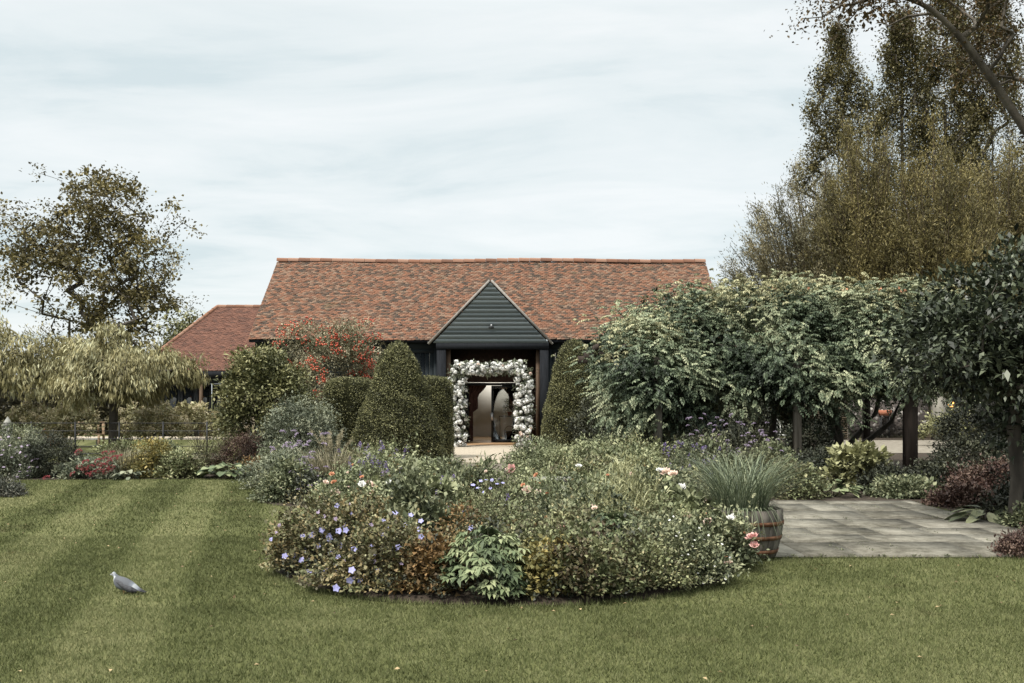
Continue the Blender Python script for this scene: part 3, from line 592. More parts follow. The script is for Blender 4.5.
PX0, PX1, PXC, PZ0, PZ1, PY = -2.66, 1.26, -.73, 3.47, 5.52, 33.82
def in_porch(u, v):
    x = BX0-.12+u; z = ZE+v*vf[2]; 
    hw = (PZ1-z)/(PZ1-PZ0)*(PX1-PX0)/2
    return ~((np.abs(x-PXC) < hw-.05))
mb = MB(); tiles(mb, (BX0-.12, YE-.12, ZE-.09), (1, 0, 0), vf, BX1-BX0+.24, sl_+.14, in_porch, sag=.035, sd=4)
roof = under(mb, 'roof', M['rooftile'], barn)
mb = MB(); x = BX0-.12
while x < BX1+.1:
    l = min(.42, BX1+.12-x); a = np.linspace(-.3, PI+.3, 7); r_ = .13+random.uniform(0, .012); zz = ZR+.02+.035*math.sin(x*.7+1)*.8
    V = [(xx, YR+r_*math.cos(t_), zz+r_*math.sin(t_)*.8+dz) for xx, dz in ((x, .012), (x+l-.008, 0)) for t_ in a]
    mb.add(V, [(i, i+1, i+8, i+7) for i in range(6)], random.random()); x += .42
under(mb, 'ridge_tiles', M['ridge'], barn, roof)
mb = MB(); # boarding beneath the tiles (front slope, cut round the porch), rear slope with an unseen opening added to daylight the interior
def slab(mb, pts, th=.05, tint=.5):
    P = np.array(pts, float); n_ = np.cross(P[1]-P[0], P[2]-P[0]); n_ /= np.linalg.norm(n_); n = len(P)
    V = np.vstack([P, P-n_*th]); F = [(i, (i+1) % n, n+(i+1) % n, n+i) for i in range(n)]
    if n == 4: F += [(3, 2, 1, 0), (4, 5, 6, 7)]; mb.add(V, F, tint)
    else: mb.add(V, F, tint); mb.tr.append(np.array([(2, 1, 0), (3, 4, 5)], np.int32)+mb.n-6)
zf = lambda y: ZE+(y-YE)*(ZR-ZE)/(YR-YE); ypk = YE+(PZ1-ZE)/(ZR-ZE)*(YR-YE)
D0 = -.07
slab(mb, [(BX0, YE, ZE+D0), (PX0, YE, ZE+D0), (PX0, YR, ZR+D0), (BX0, YR, ZR+D0)]); slab(mb, [(PX1, YE, ZE+D0), (BX1, YE, ZE+D0), (BX1, YR, ZR+D0), (PX1, YR, ZR+D0)])
slab(mb, [(PX0, ypk, zf(ypk)+D0), (PX1, ypk, zf(ypk)+D0), (PX1, YR, ZR+D0), (PX0, YR, ZR+D0)])
slab(mb, [(PX0, YE+.01, ZE+D0), (PXC, ypk-.01, zf(ypk)+D0), (PX0, ypk-.01, zf(ypk)+D0)]); slab(mb, [(PX1, YE+.01, ZE+D0), (PX1, ypk-.01, zf(ypk)+D0), (PXC, ypk-.01, zf(ypk)+D0)])
zb = lambda y: ZR-(y-YR)*(ZR-ZE)/(YB-YR)
for xa, xb, ya, yb in ((BX0, -3.2, YR, YB), (2.0, BX1, YR, YB), (-3.2, 2.0, 42.05, YB), (-3.2, 2.0, YR, 38.2)): slab(mb, [(xa, yb, zb(yb)), (xa, ya, zb(ya)), (xb, ya, zb(ya)), (xb, yb, zb(yb))])
under(mb, 'roof_boarding', M['timber_black'], barn)
mb = MB() # horizontal weatherboards, front wall either side of the porch, gable ends, rear
def boards(mb, x0, x1, y, z0, z1, h=.17, axis='x', sign=-1):
    z = z0; n = int((z1-z0)/h)
    for i in range(n):
        t_ = random.random(); za, zb_ = z0+i*h, min(z0+(i+1)*h+.02, z1)
        if axis == 'x':
            V = [(x0, y+sign*.030, za), (x1, y+sign*.030, za), (x1, y+sign*.008, zb_), (x0, y+sign*.008, zb_), (x0, y, za), (x1, y, za)]
            mb.add(V, [(0, 1, 2, 3), (4, 5, 1, 0)] if sign < 0 else [(3, 2, 1, 0), (0, 1, 5, 4)], t_)
        else:
            V = [(y+sign*.030, x0, za), (y+sign*.030, x1, za), (y+sign*.008, x1, zb_), (y+sign*.008, x0, zb_)]; mb.add(V, [(0, 1, 2, 3)] if sign > 0 else [(3, 2, 1, 0)], t_)
boards(mb, BX0, -4.3, 34.35, .35, 3.6); boards(mb, 3.0, BX1, 34.35, .35, 3.6)
mb.box(BX0, -4.3, 34.36, 34.46, .35, 3.6, .2); mb.box(3.0, BX1, 34.36, 34.46, .35, 3.6, .2)
for xs, sg in ((BX0, -1), (BX1, 1)):
    boards(mb, 34.4, 42.0, xs, .35, 3.6, axis='y', sign=sg); V = [(xs, 34.1, 3.6), (xs, 42.1, 3.6), (xs, YR, ZR-.06)]; mb.add(V, [(0, 1, 2)] if sg > 0 else [(2, 1, 0)], .4)
    mb.box(min(xs, xs-sg*.1), max(xs, xs-sg*.1)-.002, 34.47, 42.0, .35, 3.6, .2)
mb.box(BX0+.11, BX1-.11, 41.9, 42.0, 0, 3.6, .3)
under(mb, 'boarded_wall', M['blackboard'], barn)
for xa, xb in ((BX0-.01, PX0+.1), (PX1-.1, BX1+.01)): mb = MB(); mb.box(xa, xb, 34.30, 34.50, 0, .348, .3); under(mb, 'brick_plinth', M['brick'], barn)
for x0, x1 in ((-4.3, -2.58), (1.25, 3.0)):     # tall boarded doors beside the porch
    mb = MB(); x = x0+.10; 
    while x < x1-.12: mb.box(x, min(x+.145, x1-.10), 34.38, 34.41+random.uniform(0, .008), .36, 3.16, random.random()); x += .15
    dr = under(mb, 'boarded_door', M['blackboard'], barn)
    mb = MB(); mb.box(x0, x0+.12, 34.31, 34.42, .352, 3.3, .5); mb.box(x1-.12, x1, 34.31, 34.42, .352, 3.3, .5); mb.box(x0+.121, x1-.121, 34.32, 34.42, 3.161, 3.3, .6); mb.box(x0+.121, x1-.121, 34.33, 34.42, 1.7, 1.84, .6); mb.box(x0, x1, 34.30, 34.44, 3.302, 3.60, .35)
    under(mb, 'door_frame', M['blackboard'], barn, dr)
for xa, xb in ((BX0-.1, PX0+.05), (PX1-.05, BX1+.1)): mb = MB(); mb.box(xa, xb, 33.9, 34.02, 3.50, 3.60); under(mb, 'gutter', M['timber_black'], barn)
# porch
mb = MB(); n_b = 14; hb = (PZ1-PZ0)/n_b
for i in range(n_b):
    za, zb_ = PZ0+i*hb, PZ0+(i+1)*hb+.012; ha, hb2 = (PZ1-za)/(PZ1-PZ0)*(PX1-PX0)/2, max(0.01, (PZ1-zb_)/(PZ1-PZ0)*(PX1-PX0)/2)
    mb.add([(PXC-ha, PY-.034, za), (PXC+ha, PY-.034, za), (PXC+hb2, PY-.010, zb_), (PXC-hb2, PY-.010, zb_), (PXC-ha, PY, za), (PXC+ha, PY, za)], [(0, 1, 2, 3), (4, 5, 1, 0)], random.random())
mb.add([(PX0, PY+.01, PZ0), (PX1, PY+.01, PZ0), (PXC, PY+.01, PZ1)], [(0, 1, 2)], .3)
gab = under(mb, 'porch_gable', M['gableboard'], barn)
mb = MB()
for sx in (-1, 1):
    hw = (PX1-PX0)/2; p0 = np.array([PXC+sx*(hw+.13), 0, PZ0-.06]); p1 = np.array([PXC, 0, PZ1+.05]); d_ = nrm(p1-p0); nn = np.array([-d_[2]*sx, 0, d_[0]*sx])*-1
    if nn[2] < 0: nn = -nn
    V = [];
    for y in (PY-.06, PY+.03):
        V += [tuple(p0+[0, y, 0]), tuple(p1+[0, y, 0]), tuple(p1+nn*.075+[0, y, 0]), tuple(p0+nn*.075+[0, y, 0])]
    mb.add(V, [(0, 1, 2, 3), (7, 6, 5, 4), (0, 4, 5, 1), (3, 2, 6, 7), (0, 3, 7, 4), (1, 5, 6, 2)])
under(mb, 'bargeboard', M['verge'], barn)
mb = MB()
for sx in (-1, 1):
    hw = (PX1-PX0)/2+.12; L_ = math.hypot(hw, PZ1-PZ0+.12); U = np.array([0, -1., 0]) if sx < 0 else np.array([0, 1., 0]); Vd = np.array([-sx*hw/L_, 0, (PZ1-PZ0+.12)/L_])
    O = (PXC+sx*hw, ypk if sx < 0 else PY-.04, PZ0-.02)
    def ins(u, v, sx=sx):
        y = ypk-u if sx < 0 else PY-.04+u; z = PZ0-.02+v*Vd[2]; return z > zf(y)-.06
    tiles(mb, O, U, Vd, ypk-PY+.04, L_, ins, sd=9+sx)
under(mb, 'porch_roof', M['rooftile'], barn)
mb = MB(); mb.box(-2.58, 1.25, PY-.03, PY+.2, 3.26, 3.466); under(mb, 'porch_beam', M['timber_black'], barn)
for x0, x1 in ((-2.56, -2.25), (.95, 1.24)):
    mb = MB(); mb.box(x0, x1, PY-.01, PY+.28, 0, 3.258); under(mb, 'porch_post', M['timber_black'], barn)
for xa, xb in ((-2.245, -2.10), (.82, .945)): mb = MB(); mb.box(xa, xb, 34.05, 34.3, .016, 3.255); under(mb, 'inner_post', M['timber_brown'], barn)
mb = MB(); mb.box(-2.33, -2.25, 34.31, 35.8, 0, 3.4); mb.box(.95, 1.03, 34.31, 35.8, 0, 3.4); mb.box(-2.25, .95, 35.55, 35.70, 2.16, 3.6); mb.box(-2.25, -1.72, 35.56, 35.70, 0, 2.158); mb.box(.30, .95, 35.56, 35.70, 0, 2.158)
mb.box(-2.6, 1.3, 33.95, 36, 3.47, 3.53); under(mb, 'porch_lining', M['brick'], barn)
fl = MB(); fl.box(-.79, -.61, PY-.14, PY-.05, 3.96, 4.02); fl.box(-.73, -.67, PY-.05, PY-.02, 3.97, 4.06); lampo = under(fl, 'floodlight', M['blackmetal'], barn)
fl = MB(); fl.ball((-.70, PY-.08, 4.06), .035, tint=.5); under(fl, 'sensor', M['steel'], barn, lampo)
# door frame, glazed leaf, curtains, interior
mb = MB(); 
for x0, x1 in ((-1.72, -1.62), (.20, .30)): mb.box(x0, x1, 35.58, 35.68, 0, 2.14)
mb.box(-1.62, .20, 35.58, 35.68, 2.05, 2.14); df = under(mb, 'door_frame', M['blackmetal'], barn)
def leaf_door(x0, x1, y):
    mb = MB(); mb.box(x0, x0+.075, y, y+.05, .02, 2.04); mb.box(x1-.075, x1, y, y+.05, .02, 2.04); mb.box(x0+.076, x1-.076, y, y+.05, .02, .12); mb.box(x0+.076, x1-.076, y, y+.05, 1.96, 2.04)
    d = under(mb, 'glazed_door', M['blackmetal'], barn); mb = MB(); mb.box(x0+.076, x1-.076, y+.02, y+.026, .121, 1.959); under(mb, 'pane', M['glass_clear'], barn, d)
    mb = MB(); mb.box(x0-.03, x0+.075, y-.05, y-.012, .80, 1.08); mb.box(x0+.02, x0+.05, y-.012, y-.001, .9, .98); under(mb, 'door_handle', M['steel'], barn, d)
leaf_door(-.74, .19, 35.60)
mb = MB(); mb.box(-1.61, -1.56, 35.69, 36.45, .02, 2.04); mb.box(-1.611, -1.555, 35.70, 35.76, .03, 2.03); od = under(mb, 'open_door', M['blackmetal'], barn)
mb = MB(); mb.box(-1.66, -1.615, 35.50, 35.55, .85, 1.05); under(mb, 'door_handle', M['steel'], barn, od)
mb = MB() # swagged curtains: pleated sheets hanging either side and across the top
for sx, xo, xi in ((-1, -1.7, -1.22), (1, .28, -.12)):
    U_, V_ = 26, 16; P = []
    for j in range(V_+1):
        z = 2.12*(1-j/V_)+.03; f = .5+.5*math.cos(min(1, max(0, (2.12-z)/.75))*PI); f = max(f, .42 if z > .9 else .55)
        for i in range(U_+1):
            u = i/U_; w_ = (xi-xo)*(.5+1.15*f if z > 1.1 else .62); x = xo+w_*u; P.append((x, 35.95+.035*math.sin(u*42)+.02*math.sin(u*17+z*2), z))
    mb.add(P, [(j*(U_+1)+i, j*(U_+1)+i+1, (j+1)*(U_+1)+i+1, (j+1)*(U_+1)+i) for j in range(V_) for i in range(U_)])
under(mb, 'curtain', M['curtain'], barn)
mb = MB(); mb.box(-2.3, 1.2, 33.6, 41.19, -.05, .014); under(mb, 'door_sill', M['woodfloor'], barn)
mb = MB(); mb.box(-3.2, 2.0, 41.2, 41.3, .015, 3.6); mb.box(-3.3, -3.2, 36.0, 41.3, .015, 4.0); mb.box(2.0, 2.1, 36.0, 41.3, .015, 4.0); under(mb, 'inner_wall', M['plaster'], barn)
# console table with a plant inside the doorway
ct = thing('console_table', 'thin black console table seen through the glazed barn door', 'table', (-.08, 38.6, .014)); mb = MB(); mb.box(-.42, .42, -.15, .15, .86, .89); mb.build('table_top', M['blackmetal'], ct)
for sx in (-.4, .38):
    for sy in (-.14, .12): mb = MB(); mb.box(sx, sx+.02, sy, sy+.02, 0, .86); mb.build('leg', M['blackmetal'], ct)
pp = thing('potted_plant', 'small dark potted plant on the console table inside the barn', 'plant', (-.08, 38.6, .905)); mb = MB(); mb.lathe([(0, 0), (.07, 0), (.1, .16), (.085, .16), (0, .14)], 12); mb.build('pot', M['terracotta'], pp)
mb = MB(); P, O = shell(24, (.2, .2, .3), (0, 0, .35), -.6); fol(mb, P, O, .05, 10, .09, .03); mb.build('foliage', M['mid'], pp)
bk = thing('wicker_basket', 'round dark basket on the floor under the console table', 'basket', (-.1, 38.6, .014)); mb = MB(); mb.lathe([(0, 0), (.16, 0), (.22, .14), (.2, .3), (.17, .3), (.19, .15), (0, .03)], 16); mb.build('bowl', M['timber_brown'], bk)
mb = MB(); a_ = np.linspace(0, PI, 12); mb.tube(np.stack([.19*np.cos(a_), 0*a_, .3+.2*np.sin(a_)], 1), .012, 6); mb.build('handle', M['timber_brown'], bk)

# flower arch round the doorway
arch = thing('flower_arch', 'tall arch of white roses and foliage framing the barn doorway', 'flower arch', (-.71, 32.7, 0))
pathp = np.array([(-1.07, 0, .0), (-1.08, 0, .7), (-1.08, 0, 1.4), (-1.08, 0, 2.2), (-1.05, 0, 2.52), (-.75, 0, 2.58), (0, 0, 2.57), (.75, 0, 2.58), (1.06, 0, 2.52), (1.1, 0, 2.2), (1.1, 0, 1.4), (1.1, 0, .7), (1.1, 0, 0.)])
seg = np.linalg.norm(np.diff(pathp, axis=0), axis=1); cum = np.concatenate([[0], np.cumsum(seg)])
def along(u): return np.stack([np.interp(u*cum[-1], cum, pathp[:, k_]) for k_ in range(3)], 1)
mb = MB(); mb.tube(pathp, .03, 8); mb.build('frame', M['blackmetal'], arch)
u = rng.uniform(0, 1, 420); D = sph(420); rad = np.where((u > .36) & (u < .64), .20, .27)[:, None]; P = along(u)+D*rad*.85; P[:, 2] = P[:, 2].clip(.05)
mb = MB(); fol(mb, P, D, .07, 11, .10, .045, .0, .9, .5); mb.build('foliage', M['greygreen'], arch)
def arch_bloom(r):
    mb = MB(); n = 34; D = sph(n); Tg = nrm(np.cross(D, rng.normal(size=(n, 3)))); mb.leaves(D*r*.72-Tg*r*.4, Tg+D*.3, D, r*.95, r*.8, .3, .1, rng.uniform(0, 1, n)); return mb
bl = [arch_bloom(.085).mesh('bloom', M['white']), arch_bloom(.065).mesh('bloom', M['white']), arch_bloom(.05).mesh('bloom', M['peach'])]
N_ = 430; u = (np.arange(N_)+rng.uniform(0, 1, N_))/N_; D = sph(N_); D[:, 1] = -np.abs(D[:, 1])*1.0; D = nrm(D); rad = np.where((u > .36) & (u < .64), .20, .28)[:, None]
P = along(u)+D*rad; P[:, 2] = P[:, 2].clip(.06); sel = rng.permutation(N_); rest = MB()
for q, i in enumerate(sel):
    kind_ = 2 if random.random() < .2 else random.choice((0, 0, 1))
    if q < 96: put('bloom', bl[kind_], arch, P[i], random.uniform(0, 6), random.uniform(.85, 1.25))
    elif kind_ < 2:
        a = arch_bloom(.08*random.uniform(.6, 1.15)); rest.add(np.concatenate(a.v)+P[i], np.concatenate(a.q), np.concatenate(a.t))
tag(rest.build('small_blooms', M['white'], arch), kind='stuff')

# ================================================================== ANNEX
an_ = thing('annex_building', 'low black annex with hipped red tiled roof and dark glazed doors', 'building', (-12, 41.5, 0))
AX0, AX1, AYE, AYR, AZE, AZR, ARX = -15.55, -9.2, 41.0, 45.5, 2.72, 5.76, -13.44
L_ = math.hypot(AYR-AYE, AZR-AZE); vA = np.array([0, (AYR-AYE)/L_, (AZR-AZE)/L_])
mb = MB(); tiles(mb, (AX0, AYE, AZE), (1, 0, 0), vA, AX1-AX0+3, L_, lambda u, v: u > v/L_*(ARX-AX0)-.02, tmean=.5, tsd=.22, streak=.05, pale=.0, sd=21, tw=.18, gz=.115)
Lh = math.hypot(ARX-AX0, AZR-AZE); vH = np.array([(ARX-AX0)/Lh, 0, (AZR-AZE)/Lh]); tiles(mb, (AX0, 50, AZE), (0, -1, 0), vH, 9, Lh, lambda u, v: (u > v/Lh*4.5) & (u < 9-v/Lh*4.5), tmean=.5, tsd=.22, pale=0, sd=22)
slab(mb, [(AX0, AYE, AZE-.03), (AX1+3, AYE, AZE-.03), (AX1+3, AYR, AZR-.03), (ARX, AYR, AZR-.03)], .04); 
mb.add([(AX0, AYE, AZE-.04), (ARX, AYR, AZR-.04), (AX0, 50, AZE-.04)], [(0, 1, 2)]); mb.add([(AX0, 50, AZE-.04), (ARX, AYR, AZR-.04), (AX1+3, AYR, AZR-.04), (AX1+3, 50, AZE-.04)], [(3, 2, 1, 0)])
arf = under(mb, 'roof', M['rooftile2'], an_)
mb = MB(); p0, p1 = np.array([AX0, AYE, AZE+.02]), np.array([ARX, AYR, AZR+.03]); n = 16
for i in range(n): mb.tube([p0+(p1-p0)*i/n, p0+(p1-p0)*((i+.97)/n)+np.array([0, 0, .0])], [.10, .085], 8, random.random())
x = ARX
while x < AX1+3: mb.tube([(x, AYR, AZR+.0), (x+.4, AYR, AZR+.0)], [.11, .10], 8, random.random()); x += .41
under(mb, 'ridge_tiles', M['ridge'], an_, arf)
mb = MB(); mb.box(AX0-.02, AX1+3, AYE-.10, AYE-.005, AZE-.26, AZE-.02); mb.box(AX0, AX1+3, AYE, AYE+.55, AZE-.30, AZE-.26); under(mb, 'fascia', M['timber_black'], an_)
mb = MB(); mb.box(AX0+.3, -14.5, 41.5, 41.7, 0, 2.44); mb.box(AX0+.3, AX1+3, 41.5, 41.7, 2.2, 2.44); mb.box(AX0+.3, AX0+.5, 41.72, 49.7, 0, 2.44); under(mb, 'wall', M['blackboard'], an_)
mb = MB(); mb.box(-11.85, AX1+3, 41.49, 41.7, .0, 2.198); under(mb, 'cream_wall', M['cream_wall'], an_)
for x0 in (-14.45, -13.8, -13.15, -12.5):
    mb = MB(); mb.box(x0, x0+.07, 41.5, 41.58, .03, 2.19); mb.box(x0+.53, x0+.60, 41.5, 41.58, .03, 2.19); mb.box(x0+.071, x0+.529, 41.5, 41.58, .03, .2); mb.box(x0+.071, x0+.529, 41.5, 41.58, 2.09, 2.19)
    d = under(mb, 'glazed_door', M['blackmetal'], an_); mb = MB(); mb.box(x0+.071, x0+.529, 41.53, 41.54, .201, 2.089); under(mb, 'pane', M['glass_dark'], an_, d)
for x0 in (-12.9, -11.98): mb = MB(); mb.box(x0, x0+.13, 41.05, 41.2, 0, 2.42); under(mb, 'post', M['timber_brown'], an_)
mb = MB(); mb.box(-12.25, -11.8, 41.38, 41.44, .1, .95); under(mb, 'pale_panel', M['whitemetal'], an_)
mb = MB(); mb.box(-13.13, -13.09, 41.1, 41.13, 2.30, 2.42); wl = under(mb, 'hanging_lamp', M['blackmetal'], an_); mb = MB(); mb.ball((-13.11, 41.115, 2.27), .045); under(mb, 'bulb', M['lamp_glow'], an_, wl)

# ================================================================== FENCE AND FAR THINGS
fe = thing('estate_fence', 'thin black iron estate railing behind the left border', 'fence', (-9.5, 25.4, 0))
for zz in (.96, .76, .56, .37, .18): mb = MB(); mb.tube([(-14, 0, zz), (4.0, 0, zz)], .011, 6); mb.build('rail', M['blackmetal'], fe)
for i in range(17): mb = MB(); x = -13.96+1.12*i; mb.box(x-.019, x+.019, -.02, .012, 0, 1.0); mb.build('post', M['blackmetal'], fe)
fw = thing('flint_wall', 'low flint and mortar garden wall beyond the gravel yard', 'wall', (20, 40.2, 0)); mb = MB(); mb.box(-7.6, 16, -.2, .2, 0, 1.62); mb.build('masonry', M['flint'], fw); mb = MB(); mb.box(-7.65, 16, -.26, .26, 1.622, 1.70); mb.build('coping', M['brick'], fw)
wp = thing('wattle_panel', 'brown woven hurdle panel left of the flint wall', 'fence panel', (X(826, 38.9), 38.9, 0)); mb = MB()
for i in range(34):
    z = .03+i*.042; x = np.linspace(-.85, .85, 22); mb.tube(np.stack([x, .022*np.sin(x*11+(i % 2)*PI), z+.006*np.sin(x*5+i)], 1), .021, 5, random.random())
mb.build('weave', M['twig'], wp)
for i in range(7): mb = MB(); mb.tube([(-.84+i*.28, 0, 0), (-.84+i*.28, 0, 1.53)], .022, 6); mb.build('stake', M['post'], wp)
gp = thing('gate_post', 'pale square concrete post beside the glowing wall lantern', 'post', (X(938, 38), 38, 0)); mb = MB(); mb.box(-.2, .2, -.2, .2, 0, 1.75); mb.build('shaft', M['concrete'], gp); mb = MB(); mb.add([(-.25, -.25, 1.752), (.25, -.25, 1.752), (.25, .25, 1.752), (-.25, .25, 1.752), (0, 0, 1.95)], [(0, 1, 4), (1, 2, 4), (2, 3, 4), (3, 0, 4)]); mb.build('cap', M['concrete'], gp)
lx = X(951, 38.2); la = thing('lantern_post', 'black garden lantern glowing orange in front of the flint wall', 'lantern', (lx, 38.2, 0)); mb = MB(); mb.tube([(0, 0, 0), (0, 0, 1.2)], [.045, .035], 8); mb.box(-.1, .1, -.1, .1, 1.2, 1.225); mb.build('post', M['blackmetal'], la)
mb = MB(); mb.ball((0, 0, 1.36), .12, 10, 6); mb.build('glowing_globe', M['lamp_glow'], la)
mb = MB()
for sx in (-.095, .08):
    for sy in (-.095, .08): mb.box(sx, sx+.015, sy, sy+.015, 1.226, 1.5)
mb.add([(-.15, -.15, 1.501), (.15, -.15, 1.501), (.15, .15, 1.501), (-.15, .15, 1.501), (0, 0, 1.63)], [(0, 1, 4), (1, 2, 4), (2, 3, 4), (3, 0, 4), (3, 2, 1), (3, 1, 0)]); mb.build('cage', M['blackmetal'], la)
tt = thing('terracotta_trough', 'small orange terracotta trough on top of the flint wall', 'trough', (X(886, 40), 40.2, 1.70-.30)); tt.location = (X(886, 39.6), 39.75, 0)
tt['label'] = 'orange terracotta trough on a tall dark stand against the flint wall'
mb = MB(); mb.add([(-.2, -.1, .9), (.2, -.1, .9), (.2, .1, .9), (-.2, .1, .9), (-.25, -.13, 1.12), (.25, -.13, 1.12), (.25, .13, 1.12), (-.25, .13, 1.12), (-.21, -.09, 1.12), (.21, -.09, 1.12), (.21, .09, 1.12), (-.21, .09, 1.12), (-.2, -.08, 1.0), (.2, -.08, 1.0), (.2, .08, 1.0), (-.2, .08, 1.0)], [(3, 2, 1, 0), (0, 1, 5, 4), (1, 2, 6, 5), (2, 3, 7, 6), (3, 0, 4, 7), (4, 5, 9, 8), (5, 6, 10, 9), (6, 7, 11, 10), (7, 4, 8, 11), (12, 13, 14, 15), (8, 9, 13, 12), (9, 10, 14, 13), (10, 11, 15, 14), (11, 8, 12, 15)]); mb.build('trough_body', M['terracotta'], tt)
for sx in (-.18, .15): 
    for sy in (-.08, .06): mb = MB(); mb.box(sx, sx+.025, sy, sy+.025, 0, .898); mb.build('leg', M['blackmetal'], tt)
def chair(name, label, loc, rz):
    c = thing(name, label, 'chair', loc, None, rz); mb = MB(); mb.lathe([(0, .43), (.22, .43), (.23, .445), (.22, .46), (0, .46)], 18); mb.build('seat', M['whitemetal'], c)
    mb = MB(); a_ = np.linspace(-.05, PI+.05, 14); mb.tube(np.stack([.23*np.cos(a_), .19+0*a_, .70+.24*np.sin(a_)], 1), .016, 6); mb.tube([(-.23, .19, .70), (-.2, .16, .45)], .016, 6); mb.tube([(.23, .19, .70), (.2, .16, .45)], .016, 6)
    for q in (-.1, 0, .1): mb.tube([(q, .17, .45), (q*.8, .19, .92)], .008, 5)
    mb.build('backrest', M['whitemetal'], c)
    for sx in (-.17, .17):
        for sy in (-.15, .15): mb = MB(); mb.tube([(sx*.9, sy*.9, .43), (sx*1.2, sy*1.2, 0)], .013, 6); mb.build('leg', M['whitemetal'], c)
chair('garden_chair', 'white metal garden chair with rounded back behind the pergola', (X(779, 31), 31, 0), .5)
# left terrace furniture
bn_ = thing('garden_bench', 'small brown wooden bench on the terrace behind the iron railing', 'bench', (X(82, 32), 32, 0)); mb = MB()
for i in range(4): mb.box(-.65, .65, -.2+i*.1, -.12+i*.1, .42, .445)
mb.build('seat', M['oakwood'], bn_); mb = MB()
for i in range(9): mb.box(-.6+i*.145, -.54+i*.145, .20, .22, .50, .78)
mb.box(-.65, .65, .19, .23, .782, .84); mb.build('backrest', M['oakwood'], bn_)
for sx in (-.65, .59):
    for sy in (-.2, .17): mb = MB(); mb.box(sx, sx+.06, sy, sy+.06, 0, .42 if sy < 0 else .78); mb.build('leg', M['oakwood'], bn_)
rt = thing('round_table', 'low round white table by the weeping tree trunk', 'table', (X(97, 33), 33, 0)); mb = MB(); mb.lathe([(0, .22), (.36, .22), (.36, .26), (0, .262)], 20); mb.build('table_top', M['whitemetal'], rt); mb = MB(); mb.lathe([(.2, 0), (.2, .02), (.03, .04), (.03, .22)], 10); mb.build('pedestal', M['whitemetal'], rt)
for i, (px, lab) in enumerate(((51, 'terracotta pot nearest the left edge behind the iron railing'), (60, 'terracotta pot beside the wooden bench behind the iron railing'))):
    tp_ = thing('terracotta_pot', lab, 'pot', (X(px, 33), 33, 0), 'terracotta pots on the terrace'); mb = MB(); mb.lathe([(0, 0), (.17, 0), (.24, .50), (.27, .50), (.27, .58), (.22, .58), (.2, .46), (0, .45)], 16); mb.build('pot', M['terracotta'], tp_)
    mb = MB(); P, O = shell(20, (.3, .3, .3), (0, 0, .66), -.2); fol(mb, P, O, .06, 14, .07, .035); mb.build('foliage', M['mid'], tp_)
ob = thing('stone_obelisk', 'pale stone obelisk with pointed top at the far left', 'obelisk', (X(4, 26), 26.2, 0)); mb = MB(); mb.box(-.10, .10, -.10, .10, 0, .85); mb.build('base', M['stone'], ob); mb = MB(); mb.add([(-.12, -.12, .852), (.12, -.12, .852), (.12, .12, .852), (-.12, .12, .852), (0, 0, 1.12)], [(0, 1, 4), (1, 2, 4), (2, 3, 4), (3, 0, 4), (3, 2, 1), (3, 1, 0)]); mb.build('point', M['stone'], ob)

# ================================================================== TREES
def crown_tree(name, label, cat, base, trunk, lobes, K, per, L, W, mat, bark, rc, depth=.35, amp=.28, rtw=.02, rmax=.3, step=.7, up=.1, out=.4, rnd=.8, group=None, zmin=-.7, tmix=.5, upw=.7, curl=.15, flat=.7):
    o = thing(name, label, cat, base, group); P = []; O = []
    vol = np.array([a[3]*a[5]+a[4]*a[5] for a in lobes]); vol /= vol.sum()
    for i, (x, y, z, rx, ry, rz) in enumerate(lobes):
        p, n_ = shell(max(3, int(K*vol[i])), (rx, ry, rz), (x, y, z), zmin, depth, amp, i+len(label)); P.append(p); O.append(n_)
    P = np.concatenate(P); O = np.concatenate(O)
    nd, pr, ld = skeleton(np.zeros(3), smooth_path([(0, 0, 0)]+list(trunk))[1:], P, step, upw); tb = MB(); branches(tb, nd, pr, ld, rtw, rmax); tb.build('trunk', bark, o)
    mb = MB(); fol(mb, P, O, rc, per, L, W, up, out, rnd, flat, curl=curl, tmix=tmix); mb.build('crown', mat, o); return o, P
crown_tree('field_maple', 'tall round maple tree with rusty olive leaves behind the annex', 'tree', (-25, 60, 0), [(0, 0, 2.5), (.1, 0, 4.5), (.2, 0, 6.5), (.2, 0, 8.5)],
    [(.2, 0, 10.6, 5.2, 4.2, 4.4), (-3.2, 0, 10.2, 2.8, 3, 2.6), (2.8, 0, 7.8, 3.2, 3.2, 3.0), (0, 0, 6.2, 3.2, 3.2, 2.8), (.5, 0, 12.6, 2.8, 2.8, 2.6)], 470, 40, .22, .15, M['maple'], M['bark'], .34, rtw=.012, rmax=.26, step=1.0)
crown_tree('weeping_tree', 'small spreading tree with drooping golden green leaves behind the iron railing', 'tree', (X(113, 26.3), 26.3, 0), [(0, 0, .6), (.02, 0, 1.1), (0, .05, 1.6)],
    [(0, 0, 2.75, 1.0, 1.1, .72), (1.05, 0, 2.45, .8, .9, .55), (-.85, .2, 2.45, .75, .9, .55), (.25, -.4, 2.2, 1.1, 1.0, .65), (1.75, .1, 2.3, .55, .6, .38), (-.5, -.6, 1.9, .65, .6, .45), (.8, -.6, 1.9, .65, .6, .45)], 230, 100, .15, .034, M['golden'], M['bark'], .15, .28, .32, .011, .12, .4, up=-1.1, out=.5, rnd=.35, zmin=-.75, upw=.3)
